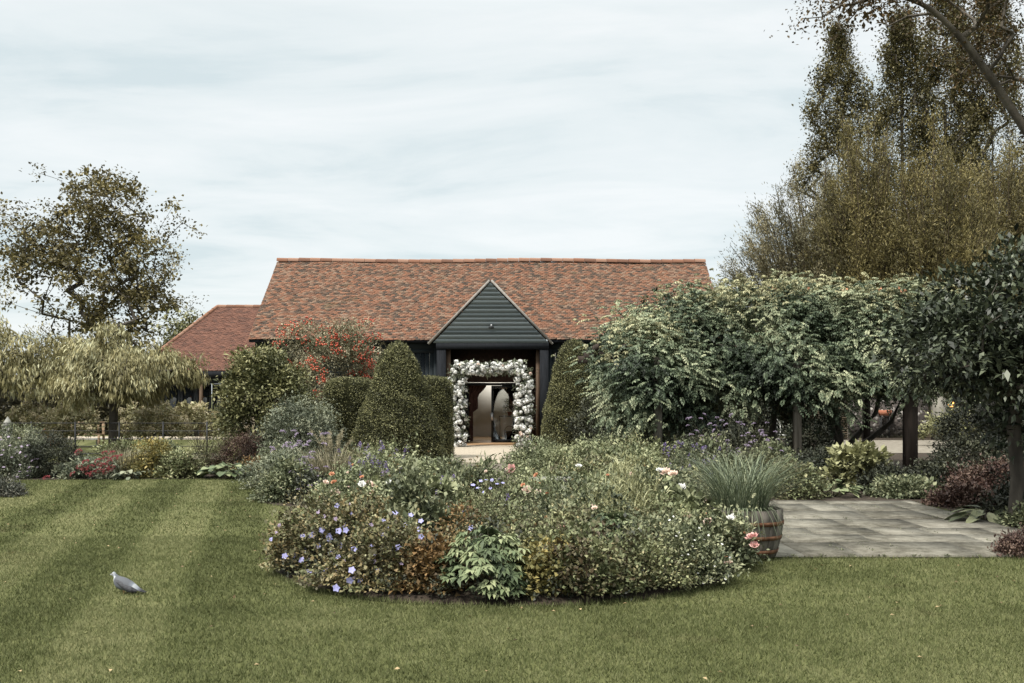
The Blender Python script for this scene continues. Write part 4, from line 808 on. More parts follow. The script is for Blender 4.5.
crown_tree('weeping_tree', 'airy golden drooping tree at the far left edge', 'tree', (-14.6, 28, 0), [(0, 0, .8), (.1, 0, 1.5), (.1, 0, 2.3)],
    [(0, 0, 2.8, 1.8, 1.6, 1.0), (1.2, 0, 2.5, 1.1, 1.2, .7), (2.0, .3, 2.8, .8, 1.0, .5), (-1.5, 0, 3.0, 1.8, 1.6, 1.3)], 150, 85, .16, .042, M['golden'], M['bark'], .2, .3, .3, .011, .13, .4, up=-1.0, out=.5, rnd=.4, zmin=-.8, upw=.3)
crown_tree('birch_tree', 'sparse thin twigged tree reaching in from the left edge', 'tree', (-19.5, 34, 0), [(0, 0, 2), (.2, 0, 3.6), (.3, 0, 5)],
    [(.4, 0, 4.9, 2.9, 2, 1.8), (0, 0, 7, 2, 2, 2)], 70, 36, .16, .05, M['golden'], M['bark_pale'], .25, .5, .4, .012, .14, .5, up=-.6, zmin=-.6)
crown_tree('ash_tree', 'small green tree top showing just left of the annex roof', 'tree', (X(193, 56), 56, 0), [(0, 0, 1.5), (0, 0, 3)], [(0, 0, 4.6, 1.7, 1.6, 1.9)], 70, 70, .2, .1, M['olive'], M['bark'], .35, rtw=.02, rmax=.14)
def poplar(px, d, h, r, lab):
    o = thing('poplar_tree', lab, 'tree', (X(px, d), d, 0), 'poplars behind the garden'); K = int(76*h/3); z = h*(.12+.88*rng.uniform(0, 1, K)**.9); prof = np.interp(z/h, [.1, .3, .55, .8, 1], [.6, 1, .95, .62, .1])*r
    a = rng.uniform(0, 2*PI, K); q = np.sqrt(rng.uniform(.15, 1, K))*prof*(1+.25*np.sin(z*1.3+px)); P = np.stack([q*np.cos(a), q*np.sin(a), z], 1); O = nrm(np.stack([np.cos(a), np.sin(a), 1.4+0*a], 1))
    tr_ = [(.03*math.sin(i), 0, h*i/14) for i in range(1, 14)]; nd, pr, ld = skeleton(np.zeros(3), np.array(tr_), P, 1.0, 2.0); tb = MB(); branches(tb, nd, pr, ld, .011, .26); tb.build('trunk', M['bark'], o)
    mb = MB(); fol(mb, P, O, .28, 92, .13, .085, .3, .4, .8, flat=1.3, tmix=.65); mb.build('crown', M['poplar'], o)
poplar(838, 56, 22.4, 2.5, 'leftmost tall narrow poplar with brownish leaves against the sky')
poplar(902, 58, 23.8, 2.5, 'second tall poplar from the left, just right of the sky gap')
poplar(945, 60, 27, 2.9, 'tall dark poplar behind the overhanging bough')
poplar(992, 57, 26, 2.9, 'tall poplar at the right edge behind the leaning trunk')
def willow(px, d, h, rx, n, lab, mat, per=300, lean=0, tw=.012, zb=1.4, spread=1.0, ls=1.0):
    o = thing('willow_tree', lab, 'tree', (X(px, d), d, 0), 'feathery willows behind the pergola'); a = rng.uniform(0, 2*PI, n); q = np.sqrt(rng.uniform(0, 1, n)); hh = h*(1-.55*q**2)*rng.uniform(.72, 1.03, n)
    B = np.stack([.3*np.cos(a)*q, .3*np.sin(a)*q, zb+0*a], 1); T = np.stack([rx*q*np.cos(a)+lean*q, rx*.8*q*np.sin(a), hh], 1); Mx = B*.6+T*.4; Mx[:, 2] += hh*.18; ts = np.linspace(0, 1, 6)
    cv = lambda u: (1-u)**2*B+2*u*(1-u)*Mx+u*u*T
    tb = MB(); pts = [cv(u) for u in ts]
    for i in range(5): tb.edges(pts[i], pts[i+1], np.full(n, .045*(1-ts[i])+tw), np.full(n, .045*(1-ts[i+1])+tw*.8), 4)
    tb.tube([(0, 0, 0), (.05, 0, zb*.6), (0, 0, zb+.3)], [.38, .3, .34], 9)
    # side twigs
    ix = np.repeat(np.arange(n), 9); u = rng.uniform(.25, .98, len(ix))[:, None]; p = (1-u)**2*B[ix]+2*u*(1-u)*Mx[ix]+u*u*T[ix]; d_ = nrm(T[ix]-Mx[ix])
    e_ = p + (d_*.8+rng.normal(size=p.shape)*.45)*(.9*(1.15-u)+.35); tb.edges(p, e_, np.full(len(p), tw), np.full(len(p), tw*.5), 3); tb.build('trunk', M['twig'], o)
    ix2 = rng.integers(0, len(p), n*per*3//4); v = rng.uniform(0, 1, len(ix2))[:, None]; P1 = p[ix2]+(e_-p)[ix2]*v+rng.normal(size=(len(ix2), 3))*.10
    ix3 = rng.integers(0, n, n*per*3//4); u = rng.uniform(.2, 1, len(ix3))[:, None]; P2 = (1-u)**2*B[ix3]+2*u*(1-u)*Mx[ix3]+u*u*T[ix3]+rng.normal(size=(len(ix3), 3))*.22
    P = np.concatenate([P1, P2]); A = np.concatenate([nrm(e_-p)[ix2], nrm(T-Mx)[ix3]])+rng.normal(size=P.shape)*.5; tb_ = rng.uniform(0, 1, n); ti = np.concatenate([tb_[ix[ix2]], tb_[ix3]])*.6+rng.uniform(0, .4, len(P))
    mb = MB(); mb.leaves(P, A, rng.normal(size=P.shape)+np.array([0, 0, .6]), .16*ls*rng.uniform(.6, 1.2, len(P)), .034*ls, .1, .1, ti); mb.build('crown', mat, o)
willow(818, 43, 11.8, 4.2, 150, 'grey green feathery willow leaning left over the pergola', M['willow_grey'], 680, -1.0)
willow(868, 41, 13.6, 2.8, 190, 'olive brown feathery willow in front of the leftmost poplar', M['willow'], 480, -.2)
willow(935, 40, 12.6, 3.2, 200, 'bushy brown willow in the middle behind the pergola', M['willow'], 480, 0)
willow(1008, 42, 13.2, 3.4, 190, 'brown willow at the right edge below the leaning trunk', M['willow'], 450, .3)
# overhanging tree at the right edge
lob = [(-6.9, -.5, 9.25, 1.1, 1.2, .55), (-5.8, -.4, 9.6, 1.3, 1.4, .65), (-4.6, -.6, 9.9, 1.6, 1.6, .8), (-3.6, .6, 8.8, 1.2, 1.4, .9), (-2.6, 0, 10.8, 2.6, 2.4, 1.2), (-.6, 0, 12.0, 3.6, 3.2, 1.8), (-1.2, .5, 7.4, 1.6, 1.8, 1.6), (2, -1, 10.5, 4, 4, 3), (0, -3.5, 9.5, 3, 2.6, 2.2)]
crown_tree('overhanging_tree', 'large tree at the right edge with leaning pale trunk and overhanging boughs', 'tree', (13.4, 20, 0), [(-.3, 0, 2), (-1.2, 0, 4.0), (-2.3, 0, 5.8), (-3.1, 0, 7.0), (-3.9, -.1, 8.1), (-4.6, -.2, 8.9), (-5.3, -.3, 9.4), (-6.2, -.4, 9.6)],
    lob, 860, 60, .075, .048, M['overhang'], M['bark_mottled'], .27, .5, .3, .0085, .18, .45, up=-.1, out=.3, rnd=.9, zmin=-.9)
# dark hedges closing the view
def hedge(name, label, x0, x1, y0, y1, h, n, L, mat, core=True):
    o = thing(name, label, 'hedge', ((x0+x1)/2, (y0+y1)/2, 0)); hx, hy = (x1-x0)/2, (y1-y0)/2; mb = MB(); lf = MB()
    if core: mb.box(-hx+.15, hx-.15, -hy+.15, hy-.15, 0, h-.2, .3); mb.build('core', mat, o)
    f = rng.choice(4, n, p=[.5, .3, .1, .1]); u, v = rng.uniform(-1, 1, n), rng.uniform(0, 1, n); bump = .12*np.sin(u*hx*1.7)+.1*np.sin(u*hx*4.1+v*5)
    P = np.where((f == 0)[:, None], np.stack([u*hx, -hy+0*u, v*h], 1), np.where((f == 1)[:, None], np.stack([u*hx, (v*2-1)*hy, h+bump], 1), np.where((f == 2)[:, None], np.stack([-hx+0*u, u*hy, v*h], 1), np.stack([hx+0*u, u*hy, v*h], 1))))
    O = np.array([(0, -1, .2), (0, 0, 1), (-1, 0, .2), (1, 0, .2)], float)[f]; P += rng.normal(size=(n, 3))*.10
    lf.leaves(P, O+rng.normal(size=(n, 3))*.7, O+rng.normal(size=(n, 3))*.5, L*rng.uniform(.7, 1.3, n), L*.5, .2, .15, rng.uniform(0, 1, n)); lf.build('leaf_surface', mat, o)
hedge('boundary_hedge', 'tall dark hedge at the far left behind the golden trees', -30, -16.6, 43, 45, 2.75, 14000, .2, M['hedge'])
hedge('boundary_hedge', 'tall dark hedge behind the flint wall on the right', 8.4, 42, 46, 48.5, 3.6, 22000, .24, M['hedge'])

# ================================================================== CLIPPED YEWS AND SHRUBS
def yew(name, label, loc, prof, n, group=None, sq=1.0, L=.042, box=0):
    """clipped shape: a closed core with a dense skin of fine shoots; prof = (radius, height) from the ground up"""
    o = thing(name, label, 'topiary', loc, group); pr = np.array(prof, float); k = 36; core = MB()
    an = np.arange(k)*2*PI/k; sx = np.sign(np.cos(an))*np.abs(np.cos(an))**(1/(1+box)); sy = np.sign(np.sin(an))*np.abs(np.sin(an))**(1/(1+box))
    V = [(r*.955*sx[j], r*.955*sy[j]*sq, z*.985) for r, z in pr for j in range(k)]; core.add(V, [(i*k+j, i*k+(j+1) % k, (i+1)*k+(j+1) % k, (i+1)*k+j) for i in range(len(pr)-1) for j in range(k)], .0); core.build('core', M['yew_core'], o, smooth=True)
    ln = np.linalg.norm(np.diff(pr, axis=0), axis=1)*(pr[:-1, 0]+pr[1:, 0]+.05); si = rng.choice(len(ln), n, p=ln/ln.sum()); u = rng.uniform(0, 1, n)
    r = pr[si, 0]*(1-u)+pr[si+1, 0]*u; z = pr[si, 1]*(1-u)+pr[si+1, 1]*u; a = rng.uniform(0, 2*PI, n); cx = np.sign(np.cos(a))*np.abs(np.cos(a))**(1/(1+box)); cy = np.sign(np.sin(a))*np.abs(np.sin(a))**(1/(1+box))
    bm = .022*np.sin(3*a+z*4)+.02*np.sin(7*a-z*6)+.018*np.sin(11*z+2*a); r2 = r*(1+bm*.8)
    P = np.stack([r2*cx, r2*cy*sq, z+bm*.5], 1); dr = (pr[si+1]-pr[si]); nz_ = -dr[:, 0]; nr_ = dr[:, 1]; O = nrm(np.stack([nr_*cx, nr_*cy, nz_], 1)); P += rng.normal(size=(n, 3))*.016
    ti = np.clip(.45+.16*np.sin(2*a+z*3.1)*np.sin(z*5+a)+rng.normal(0, .32, n), 0, 1)
    mb = MB(); mb.leaves(P, O*.7+rng.normal(size=(n, 3))*.6+np.array([0, 0, .2]), O+rng.normal(size=(n, 3))*.5, L*rng.uniform(.6, 1.4, n), L*.42, .2, .1, ti); mb.build('leaf_surface', M['yew'], o)
yew('yew_topiary', 'large clipped yew cone with rounded top left of the barn path', (X(398, 24), 24, 0), [(1.14,0),(1.13,.3),(1.03,.76),(.90,1.15),(.76,1.53),(.61,2.0),(.45,2.45),(.30,2.72),(.16,2.88),(.001,2.95)], 46000, 'clipped yews')
yew('yew_topiary', 'dark clipped yew cone right of the flower arch', (X(574, 28), 28, 0), [(.93, 0), (.93, .3), (.88, .8), (.78, 1.4), (.66, 2.0), (.52, 2.55), (.37, 2.95), (.2, 3.16), (.001, 3.23)], 40000, 'clipped yews')
yew('yew_topiary', 'clipped flat topped yew block left of the large yew cone', (X(350, 26), 26.2, 0), [(.66, 0), (.68, .4), (.67, 1.4), (.66, 1.8), (.61, 1.98), (.5, 2.07), (.2, 2.1), (.001, 2.1)], 30000, 'clipped yews', 1, .04, .6)
yew('yew_topiary', 'clipped yew block with rounded shoulders between the cone and the flower arch', (X(431, 26.5), 26.5, 0), [(.55, 0), (.57, .4), (.56, 1.4), (.54, 1.85), (.48, 2.03), (.38, 2.11), (.2, 2.14), (.001, 2.14)], 27000, 'clipped yews', 1, .04, .5)

o, P, O = dome_plant('evergreen_shrub', 'big yellow green evergreen shrub left of the berry bush', 'shrub', (X(266, 23.2), 23.2, 0), (1.05, 1.0, 1.45), 300, 95, .085, .042, M['olive'], stemn=30, rc=.13, zc=1.35, zmin=-.95, depth=.16, amp=.16, stem_mat='stem_brown', stem_r=.012)
o, P, O = dome_plant('berry_bush', 'tall bush covered in clusters of red berries behind the yew cone', 'shrub', (X(335, 28.2), 28.2, 0), (1.5, 1.2, 1.8), 330, 100, .075, .036, M['berryleaf'], stemn=30, rc=.15, zc=2.05, zmin=-.9, depth=.2, amp=.24, stem_mat='stem_brown', stem_r=.014)
bm_ = []
for k_ in range(3):
    mb = MB()
    for q in range(16): c = rng.normal(size=3)*np.array([.075, .075, .06]); mb.ball(c, .023, 6, 4, random.random())
    bm_.append(mb.mesh('berry_cluster', M['berry'], True))
idx = [i for i in rng.permutation(len(P)) if P[i, 1] < .3 and P[i, 2] > 1.7][:76]
for i in idx: put('berry_cluster', random.choice(bm_), o, P[i]+O[i]*.16, random.uniform(0, 6), random.uniform(.8, 1.25))
dome_plant('grey_shrub', 'grey green shrub between the evergreen shrub and the yew block', 'shrub', (X(303, 20.6), 20.6, 0), (.72, .7, .95), 170, 75, .06, .026, M['greygreen'], stemn=24, rc=.11, zc=.65, zmin=-.9)
# ---- behind the railing: hydrangeas
for px, d, r, h, lab in ((32, 29, .72, 1.32, 'cream flowered hydrangea bush nearest the left edge'), (72, 28.3, .62, 1.35, 'cream hydrangea bush left of the weeping tree trunk'), (132, 29.5, .62, 1.25, 'cream hydrangea bush just right of the weeping tree trunk'), (158, 27.5, .55, 1.3, 'narrow hydrangea standing left of the annex doors'), (200, 28.5, .72, 1.42, 'wide hydrangea bush in front of the annex doors')):
    o, P, O = dome_plant('hydrangea', lab, 'shrub', (X(px, d), d, 0), (r, r*.9, h*.36), 64, 30, .10, .06, M['hydra'], 'cream hydrangeas behind the railing', 14, rc=.10, zc=h*.64, zmin=-.75, stem_mat='stem_brown', stem_r=.009)
    tops = [i for i in range(len(P)) if O[i, 2] > .0 or O[i, 1] < -.3][:42]
    for i in tops: bloom(B_CREAM, o, P[i]+O[i]*.04, 'flower', .85, (O[i, 0], O[i, 1]-.2, .7))
# ================================================================== FAR LEFT BORDER
def upright_plant(name, label, cat, loc, n, r, h, mat, L, W, per, head=None, hn=None, hs=1., group=None, hvar=.25, stem_r=.004, leaf_lo=.1, leaf_hi=.9, face=(0, 0, 1), stem_mat='stem'):
    o = thing(name, label, cat, loc, group); a = rng.uniform(0, 2*PI, n); q = r*np.sqrt(rng.uniform(0, 1, n)); T = np.stack([q*np.cos(a), q*np.sin(a), h*rng.uniform(1-hvar*2, 1, n)], 1)
    sm = MB(); pts = stems(sm, T, r*.45, stem_r, 3, .05); sm.build('stems', M[stem_mat], o)
    if per:
        u = rng.uniform(leaf_lo, leaf_hi, (n*per, 1)); ix = np.repeat(np.arange(n), per); P = pts[0][ix]*(1-u)+pts[3][ix]*u+rng.normal(size=(n*per, 3))*.015; A = rng.normal(size=P.shape)+np.array([0, 0, .45])
        mb = MB(); mb.leaves(P, A, np.array([0, 0, 1.])+rng.normal(size=P.shape)*.4, L*rng.uniform(.6, 1.2, len(P))*(1.15-.5*u[:, 0]), W, .15, .2, rng.uniform(0, 1, len(P))); mb.build('foliage', mat, o)
    if head is not None:
        for i in rng.permutation(n)[:hn or n]: bloom(head, o, T[i], 'flower', hs, face)
    return o, T
def grass_plant(name, label, cat, loc, n, r, h, lean, wd, mat, group=None, droop=.25):
    o = thing(name, label, cat, loc, group); a = rng.uniform(0, 2*PI, n); q = r*np.sqrt(rng.uniform(0, 1, n)); P = np.stack([q*np.cos(a), q*np.sin(a), 0*a], 1); mb = MB()
    mb.blades(P, a+rng.normal(0, .6, n), h*rng.uniform(.55, 1.1, n), lean*rng.uniform(.3, 1.2, n), wd*rng.uniform(.7, 1.3, n), 4, rng.uniform(0, 1, n), droop); mb.build('foliage', mat, o); return o
def big_leaf_plant(name, label, loc, n, r, L, W, mat, group=None, h=.2):
    o = thing(name, label, 'plant', loc, group); a = rng.uniform(0, 2*PI, n); q = r*np.sqrt(rng.uniform(0, 1, n)); P = np.stack([q*np.cos(a), q*np.sin(a), h*rng.uniform(.4, 1, n)*(1.1-.6*q/r)], 1)
    A = np.stack([np.cos(a), np.sin(a), rng.uniform(-.35, .35, n)], 1); mb = MB(); N = np.array([0, 0, 1.])+rng.normal(size=(n, 3))*.25; A = nrm(A); Sd = nrm(np.cross(A, N)); N2 = np.cross(Sd, A)
    l = (L*rng.uniform(.6, 1.2, n))[:, None]; w_ = (W*rng.uniform(.7, 1.2, n))[:, None]; sec = [(0, .1), (.25, .8), (.55, 1), (.8, .7), (1, .05)]; rows = []
    for u, ww in sec: c = P+A*l*u-N2*l*.25*u*u; rows.append(np.stack([c-Sd*w_*.5*ww+N2*w_*.14*ww, c, c+Sd*w_*.5*ww+N2*w_*.14*ww], 1))
    V = np.concatenate(rows, 1); f = np.array([(3*i+j, 3*i+j+1, 3*i+j+4, 3*i+j+3) for i in range(4) for j in range(2)]); F = (f[None]+(np.arange(n)*15)[:, None, None]).reshape(-1, 4); mb.add(V.reshape(-1, 3), F, np.repeat(rng.uniform(0, 1, n), 15)); mb.build('foliage', mat, o, smooth=True)
    sm = MB(); sm.edges(P*np.array([.3, .3, 0]), P, np.full(n, .006), np.full(n, .005), 3); sm.build('stems', M['stem'], o)
    return o
o, P, O = dome_plant('aster_clump', 'tall lilac flowered aster clump at the left end of the border', 'plant', (X(10, 19.9), 19.9, 0), (.6, .5, .8), 150, 50, .06, .014, M['greygreen'], None, 30, rc=.08, zmin=-.0)
for i in [i for i in range(len(P)) if O[i, 1] < .3][:46]: bloom(B_TINYL, o, P[i]+O[i]*.08, 'flower', 1.2)
dome_plant('dark_bush', 'rounded dark green bush left of the red flowers', 'shrub', (X(53, 20.4), 20.4, 0), (.68, .6, .82), 220, 85, .045, .016, M['dark'], None, 30, rc=.08)
o, P, O = dome_plant('red_flower_plant', 'low plant with many crimson flower heads in the far border', 'plant', (X(93, 19.85), 19.85, 0), (.62, .36, .36), 90, 34, .075, .035, M['greygreen'], None, 26, rc=.08)
for px, py in ((47, 478), (79, 452), (73, 474), (85, 470), (91, 467), (98, 461), (106, 459), (112, 453), (101, 465), (110, 462), (93, 473), (99, 471), (112, 468), (86, 462), (107, 471), (115, 458), (105, 453), (104, 466), (120, 457), (89, 475), (80, 467)): bloom(B_RED, o, Vector((X(px, 19.38)-o.location.x, 19.38-19.85, Z(py, 19.38))), 'flower', .85)
grass_plant('dry_grass', 'dry straw coloured grass right of the crimson flowers', 'grass', (X(127, 20.2), 20.2, 0), 420, .3, .75, .35, .012, M['grassblade'])
big_leaf_plant('bergenia', 'broad leaved grey green clump at the foot of the dry grass', (X(131, 19.65), 19.65, 0), 40, .25, .16, .11, M['greygreen'])
dome_plant('bronze_bush', 'bronze olive bush right of the dry grass', 'shrub', (X(152, 20.2), 20.2, 0), (.5, .42, .62), 140, 46, .055, .03, M['yellowolive'], None, 24, rc=.08)
dome_plant('bronze_bush', 'low olive bush in front of the pale gravel gap', 'shrub', (X(181, 20.0), 20.0, 0), (.45, .38, .48), 120, 46, .055, .03, M['dry'], None, 24, rc=.08)
upright_plant('seedhead_plant', 'airy brown seed stalks behind the broad leaved clump', 'plant', (X(208, 21.2), 21.2, 0), 130, .55, .95, M['dry'], .05, .012, 22)
big_leaf_plant('bergenia', 'broad green leaves at the right end of the far border', (X(229, 19.95), 19.95, 0), 85, .48, .24, .17, M['fresh'], None, .34)
dome_plant('heather_bush', 'dark purple brown heather mound below the evergreen shrub', 'plant', (X(240, 21.3), 21.3, 0), (.55, .5, .78), 150, 60, .05, .012, M['darkred'], None, 24, rc=.08)
dome_plant('low_plant', 'low rusty plant at the corner below the evergreen shrub', 'plant', (X(257, 20.2), 20.2, 0), (.4, .35, .35), 70, 46, .05, .028, M['rust'], None, 14, rc=.07)
for px, d, r, h, mt_, lab in ((118, 21.6, .55, .72, 'dry', 'brown twiggy bush behind the crimson flowers'), (165, 21.8, .5, .6, 'mid', 'green bush behind the bronze olive bush'), (-20, 20.3, .7, .9, 'mid', 'green bush beyond the lilac asters'), (25, 21.4, .6, .95, 'mid', 'green bush behind the dark bush'), (280, 19.0, .5, .62, 'mid', 'low green bush below the grey green shrub'), (263, 21.9, .6, .7, 'dark', 'dark bush in the shade of the evergreen shrub')):
    dome_plant('border_bush', lab, 'shrub', (X(px, d), d, 0), (r, r*.85, h), 130, 50, .055, .028, M[mt_], None, 20, rc=.08)
dome_plant('corner_plant', 'dark spiky plant at the lower left edge of the lawn', 'plant', (X(-4, 16.3), 16.3, 0), (.5, .4, .28), 90, 46, .06, .016, M['purpleleaf'], None, 16, rc=.06)
# ================================================================== LEFT BED BEYOND THE GRASS GAP
dome_plant('bed_bush', 'dark leafy bush at the lawn corner under the lilac verbena', 'plant', (X(288, 15.6), 15.6, 0), (.5, .5, .55), 130, 55, .06, .03, M['mid'], None, 20, rc=.08)
dome_plant('bed_bush', 'dark leaved mound under the first peach roses', 'plant', (X(322, 15.3), 15.3, 0), (.5, .5, .42), 120, 55, .055, .03, M['dark'], None, 20, rc=.08)
dome_plant('bed_bush', 'soft green mound behind the ornamental grass plumes', 'plant', (X(285, 17.6), 17.6, 0), (.6, .6, .72), 140, 55, .05, .024, M['greygreen'], None, 20, rc=.09)
upright_plant('verbena', 'tall lilac verbena stems left of the ornamental grass', 'plant', (X(302, 15.7), 15.7, 0), 30, .48, 1.08, M['mid'], .07, .014, 5, B_VERB, 30, 1.1, 'lilac verbenas', .3)
upright_plant('verbena', 'thin lilac verbena leaning over the grass gap beside the round bed', 'plant', (X(322, 12.6), 12.6, .0), 9, .42, .62, M['mid'], .06, .012, 6, B_VERB, 9, .6, 'lilac verbenas', .3)
og = grass_plant('ornamental_grass', 'pale feathery ornamental grass with plumes before the yew cone', 'grass', (X(333, 17.0), 17.0, 0), 700, .28, .88, .42, .010, M['grassblade'], None, .18)
mb = MB()
for i in range(14):
    a = random.uniform(0, 6.28); r = random.uniform(.1, .4); b0 = np.array([r*.4*math.cos(a), r*.4*math.sin(a), .5]); b1 = np.array([r*math.cos(a), r*math.sin(a), random.uniform(.85, 1.05)]); n = 60; u = rng.uniform(.45, 1, (n, 1)); c = b0+(b1-b0)*u; c[:, 0] += (u[:, 0]-.45)**2*.25*math.cos(a)
    mb.leaves(c, rng.normal(size=(n, 3))*.6+np.array([0, 0, 1.]), rng.normal(size=(n, 3)), .06, .008, .1, .1, .6+.4*rng.uniform(0, 1, n)); mb.tube([b0, b1], [.003, .002], 3)
mb.build('plumes', M['grassblade'], og)
dome_plant('bed_bush', 'pale green leafy rose bush before the foot of the yew cone', 'plant', (X(385, 15.5), 15.5, 0), (.75, .7, .72), 180, 55, .055, .032, M['pale'], None, 26, rc=.10)
dome_plant('bed_bush', 'olive bush at the foot of the yew block beside the path', 'plant', (X(440, 18.5), 18.5, 0), (.5, .5, .42), 140, 55, .05, .026, M['mid'], None, 22, rc=.09)
dome_plant('bed_bush', 'purple tinged bush in front of the large yew cone', 'plant', (X(368, 18.2), 18.2, 0), (.7, .6, .75), 150, 55, .055, .026, M['dry'], None, 22, rc=.09)
upright_plant('rose_shoots', 'tall pale rose shoots standing in front of the yew cone', 'plant', (X(405, 13.7), 13.7, 0), 16, .3, 1.22, M['pale'], .075, .042, 26, None, 0, 1, None, .25)
upright_plant('salvia', 'violet salvia spikes between the round bed and the yew cone', 'plant', (X(372, 14.2), 14.2, 0), 44, .55, .92, M['mid'], .055, .022, 12, B_VIOL, 30, .9, 'violet salvias', .25)
# ================================================================== RIGHT BED BEYOND
for px, d, rx, h, mt_, lab in ((562, 18.6, .8, .80, 'pale', 'pale green bush right of the path below the right yew cone'), (606, 19.5, .8, .86, 'mid', 'green bush beneath the left end of the wisteria'), (640, 18.0, .7, .78, 'dry', 'olive brown bush beside the pale pergola post'), (585, 15.8, .75, .60, 'dry', 'tangled brownish bush behind the stone bench'), (690, 19.6, .75, .70, 'dark', 'shaded dark bush at the foot of the pergola'), (535, 20.5, .6, .62, 'mid', 'rounded green bush at the corner of the gravel forecourt'), (620, 16.2, .6, .72, 'pale', 'upright pale leafy bush in the middle of the right bed'), (655, 15.0, .62, .68, 'limey', 'yellow green mound left of the barrel grass'), (700, 16.6, .7, .72, 'mid', 'mid green bush behind the barrel'), (735, 19.5, .8, .95, 'dark', 'dark leaved bush under the lilac verbena on the right')):
    dome_plant('bed_bush', lab, 'plant', (X(px, d), d, 0), (rx, rx*.85, h), 170, 58, .055, .027, M[mt_], None, 24, rc=.09, amp=.28, shoots=40)
sb = thing('stone_bench', 'low grey stone bench half hidden in the right bed', 'bench', (X(549, 15.1), 15.1, 0)); mb = MB(); mb.box(-.34, .34, -.13, .13, .33, .40); mb.build('seat', M['stone'], sb)
for sx in (-.26, .16): mb = MB(); mb.box(sx, sx+.1, -.1, .1, 0, .328); mb.build('support', M['stone'], sb)
upright_plant('verbena', 'broad drift of tall lilac verbena in front of the pergola', 'plant', (X(735, 17.2), 17.2, 0), 85, .85, 1.32, M['mid'], .07, .014, 8, B_VERB, 62, .85, 'lilac verbenas', .28)
upright_plant('salvia', 'dark violet salvia spikes left of the barrel', 'plant', (X(690, 14.2), 14.2, 0), 40, .42, .92, M['dark'], .055, .022, 12, B_VIOL, 24, .9, 'violet salvias', .25)
# ================================================================== BORDER BEHIND THE PATIO
o, P, O = dome_plant('yellow_shrub', 'yellow green leafy shrub behind the middle of the patio', 'shrub', (X(858, 17.6), 17.6, 0), (.46, .42, .68), 60, 26, .13, .075, M['limey'], None, 14, rc=.07, zc=.1)
dome_plant('low_plant', 'pinkish green low bush behind the left corner of the patio', 'plant', (X(795, 16.0), 16.0, 0), (.5, .42, .55), 120, 46, .05, .028, M['dry'], None, 18, rc=.08)
big_leaf_plant('hosta', 'blue green broad leaved clump left of the yellow shrub', (X(832, 16.2), 16.2, 0), 60, .34, .2, .11, M['fresh'], None, .3)
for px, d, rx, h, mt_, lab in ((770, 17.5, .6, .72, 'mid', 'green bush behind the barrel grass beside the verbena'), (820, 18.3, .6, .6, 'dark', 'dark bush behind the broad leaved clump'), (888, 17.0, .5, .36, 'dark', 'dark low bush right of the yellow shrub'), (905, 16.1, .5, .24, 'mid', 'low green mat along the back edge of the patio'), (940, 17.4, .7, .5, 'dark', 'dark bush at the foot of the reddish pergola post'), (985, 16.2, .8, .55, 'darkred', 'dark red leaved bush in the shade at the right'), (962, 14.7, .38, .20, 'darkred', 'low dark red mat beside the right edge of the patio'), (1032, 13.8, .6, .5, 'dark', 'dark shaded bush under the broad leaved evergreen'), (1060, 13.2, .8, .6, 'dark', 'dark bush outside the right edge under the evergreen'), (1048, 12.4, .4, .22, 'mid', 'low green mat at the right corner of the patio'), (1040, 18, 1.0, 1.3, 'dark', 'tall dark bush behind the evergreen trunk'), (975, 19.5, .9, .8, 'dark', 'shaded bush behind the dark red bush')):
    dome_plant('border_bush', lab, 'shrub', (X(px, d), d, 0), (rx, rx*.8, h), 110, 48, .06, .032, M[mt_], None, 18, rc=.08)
big_leaf_plant('large_leaf_plant', 'single clump of long dark leaves at the right edge of the patio', (X(985, 13.0), 13.0, 0), 16, .22, .42, .13, M['mid'], None, .2)
dome_plant('corner_plant', 'dark reddish small leaved mound at the lower right corner of the patio', 'plant', (X(1052, 10.15), 10.15, 0), (.60, .42, .26), 150, 55, .03, .018, M['darkred'], None, 20, rc=.05)
dome_plant('corner_plant', 'dark trailing mound outside the right edge by the patio', 'plant', (6.6, 10.6, 0), (.7, .5, .4), 120, 50, .035, .02, M['dark'], None, 18, rc=.06)
o, P, O = dome_plant('gold_bush', 'golden leaved bush below the glowing lantern', 'shrub', (X(950, 33), 33, 0), (.85, .7, .85), 80, 40, .11, .06, M['limey'], None, 16, rc=.12, zc=.35)
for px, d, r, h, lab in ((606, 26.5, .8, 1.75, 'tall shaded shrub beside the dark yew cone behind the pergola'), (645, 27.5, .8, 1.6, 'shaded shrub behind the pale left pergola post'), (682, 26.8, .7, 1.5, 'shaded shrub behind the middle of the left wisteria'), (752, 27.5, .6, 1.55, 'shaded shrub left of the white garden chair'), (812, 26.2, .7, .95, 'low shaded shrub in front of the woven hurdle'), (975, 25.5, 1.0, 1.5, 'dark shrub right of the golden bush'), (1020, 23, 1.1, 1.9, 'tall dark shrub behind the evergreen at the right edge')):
    dome_plant('shade_shrub', lab, 'shrub', (X(px, d), d, 0), (r, r*.9, h*.62), 150, 44, .085, .04, M['dark'], None, 20, rc=.12, zc=h*.42, zmin=-.7, stem_mat='stem_brown', stem_r=.008)
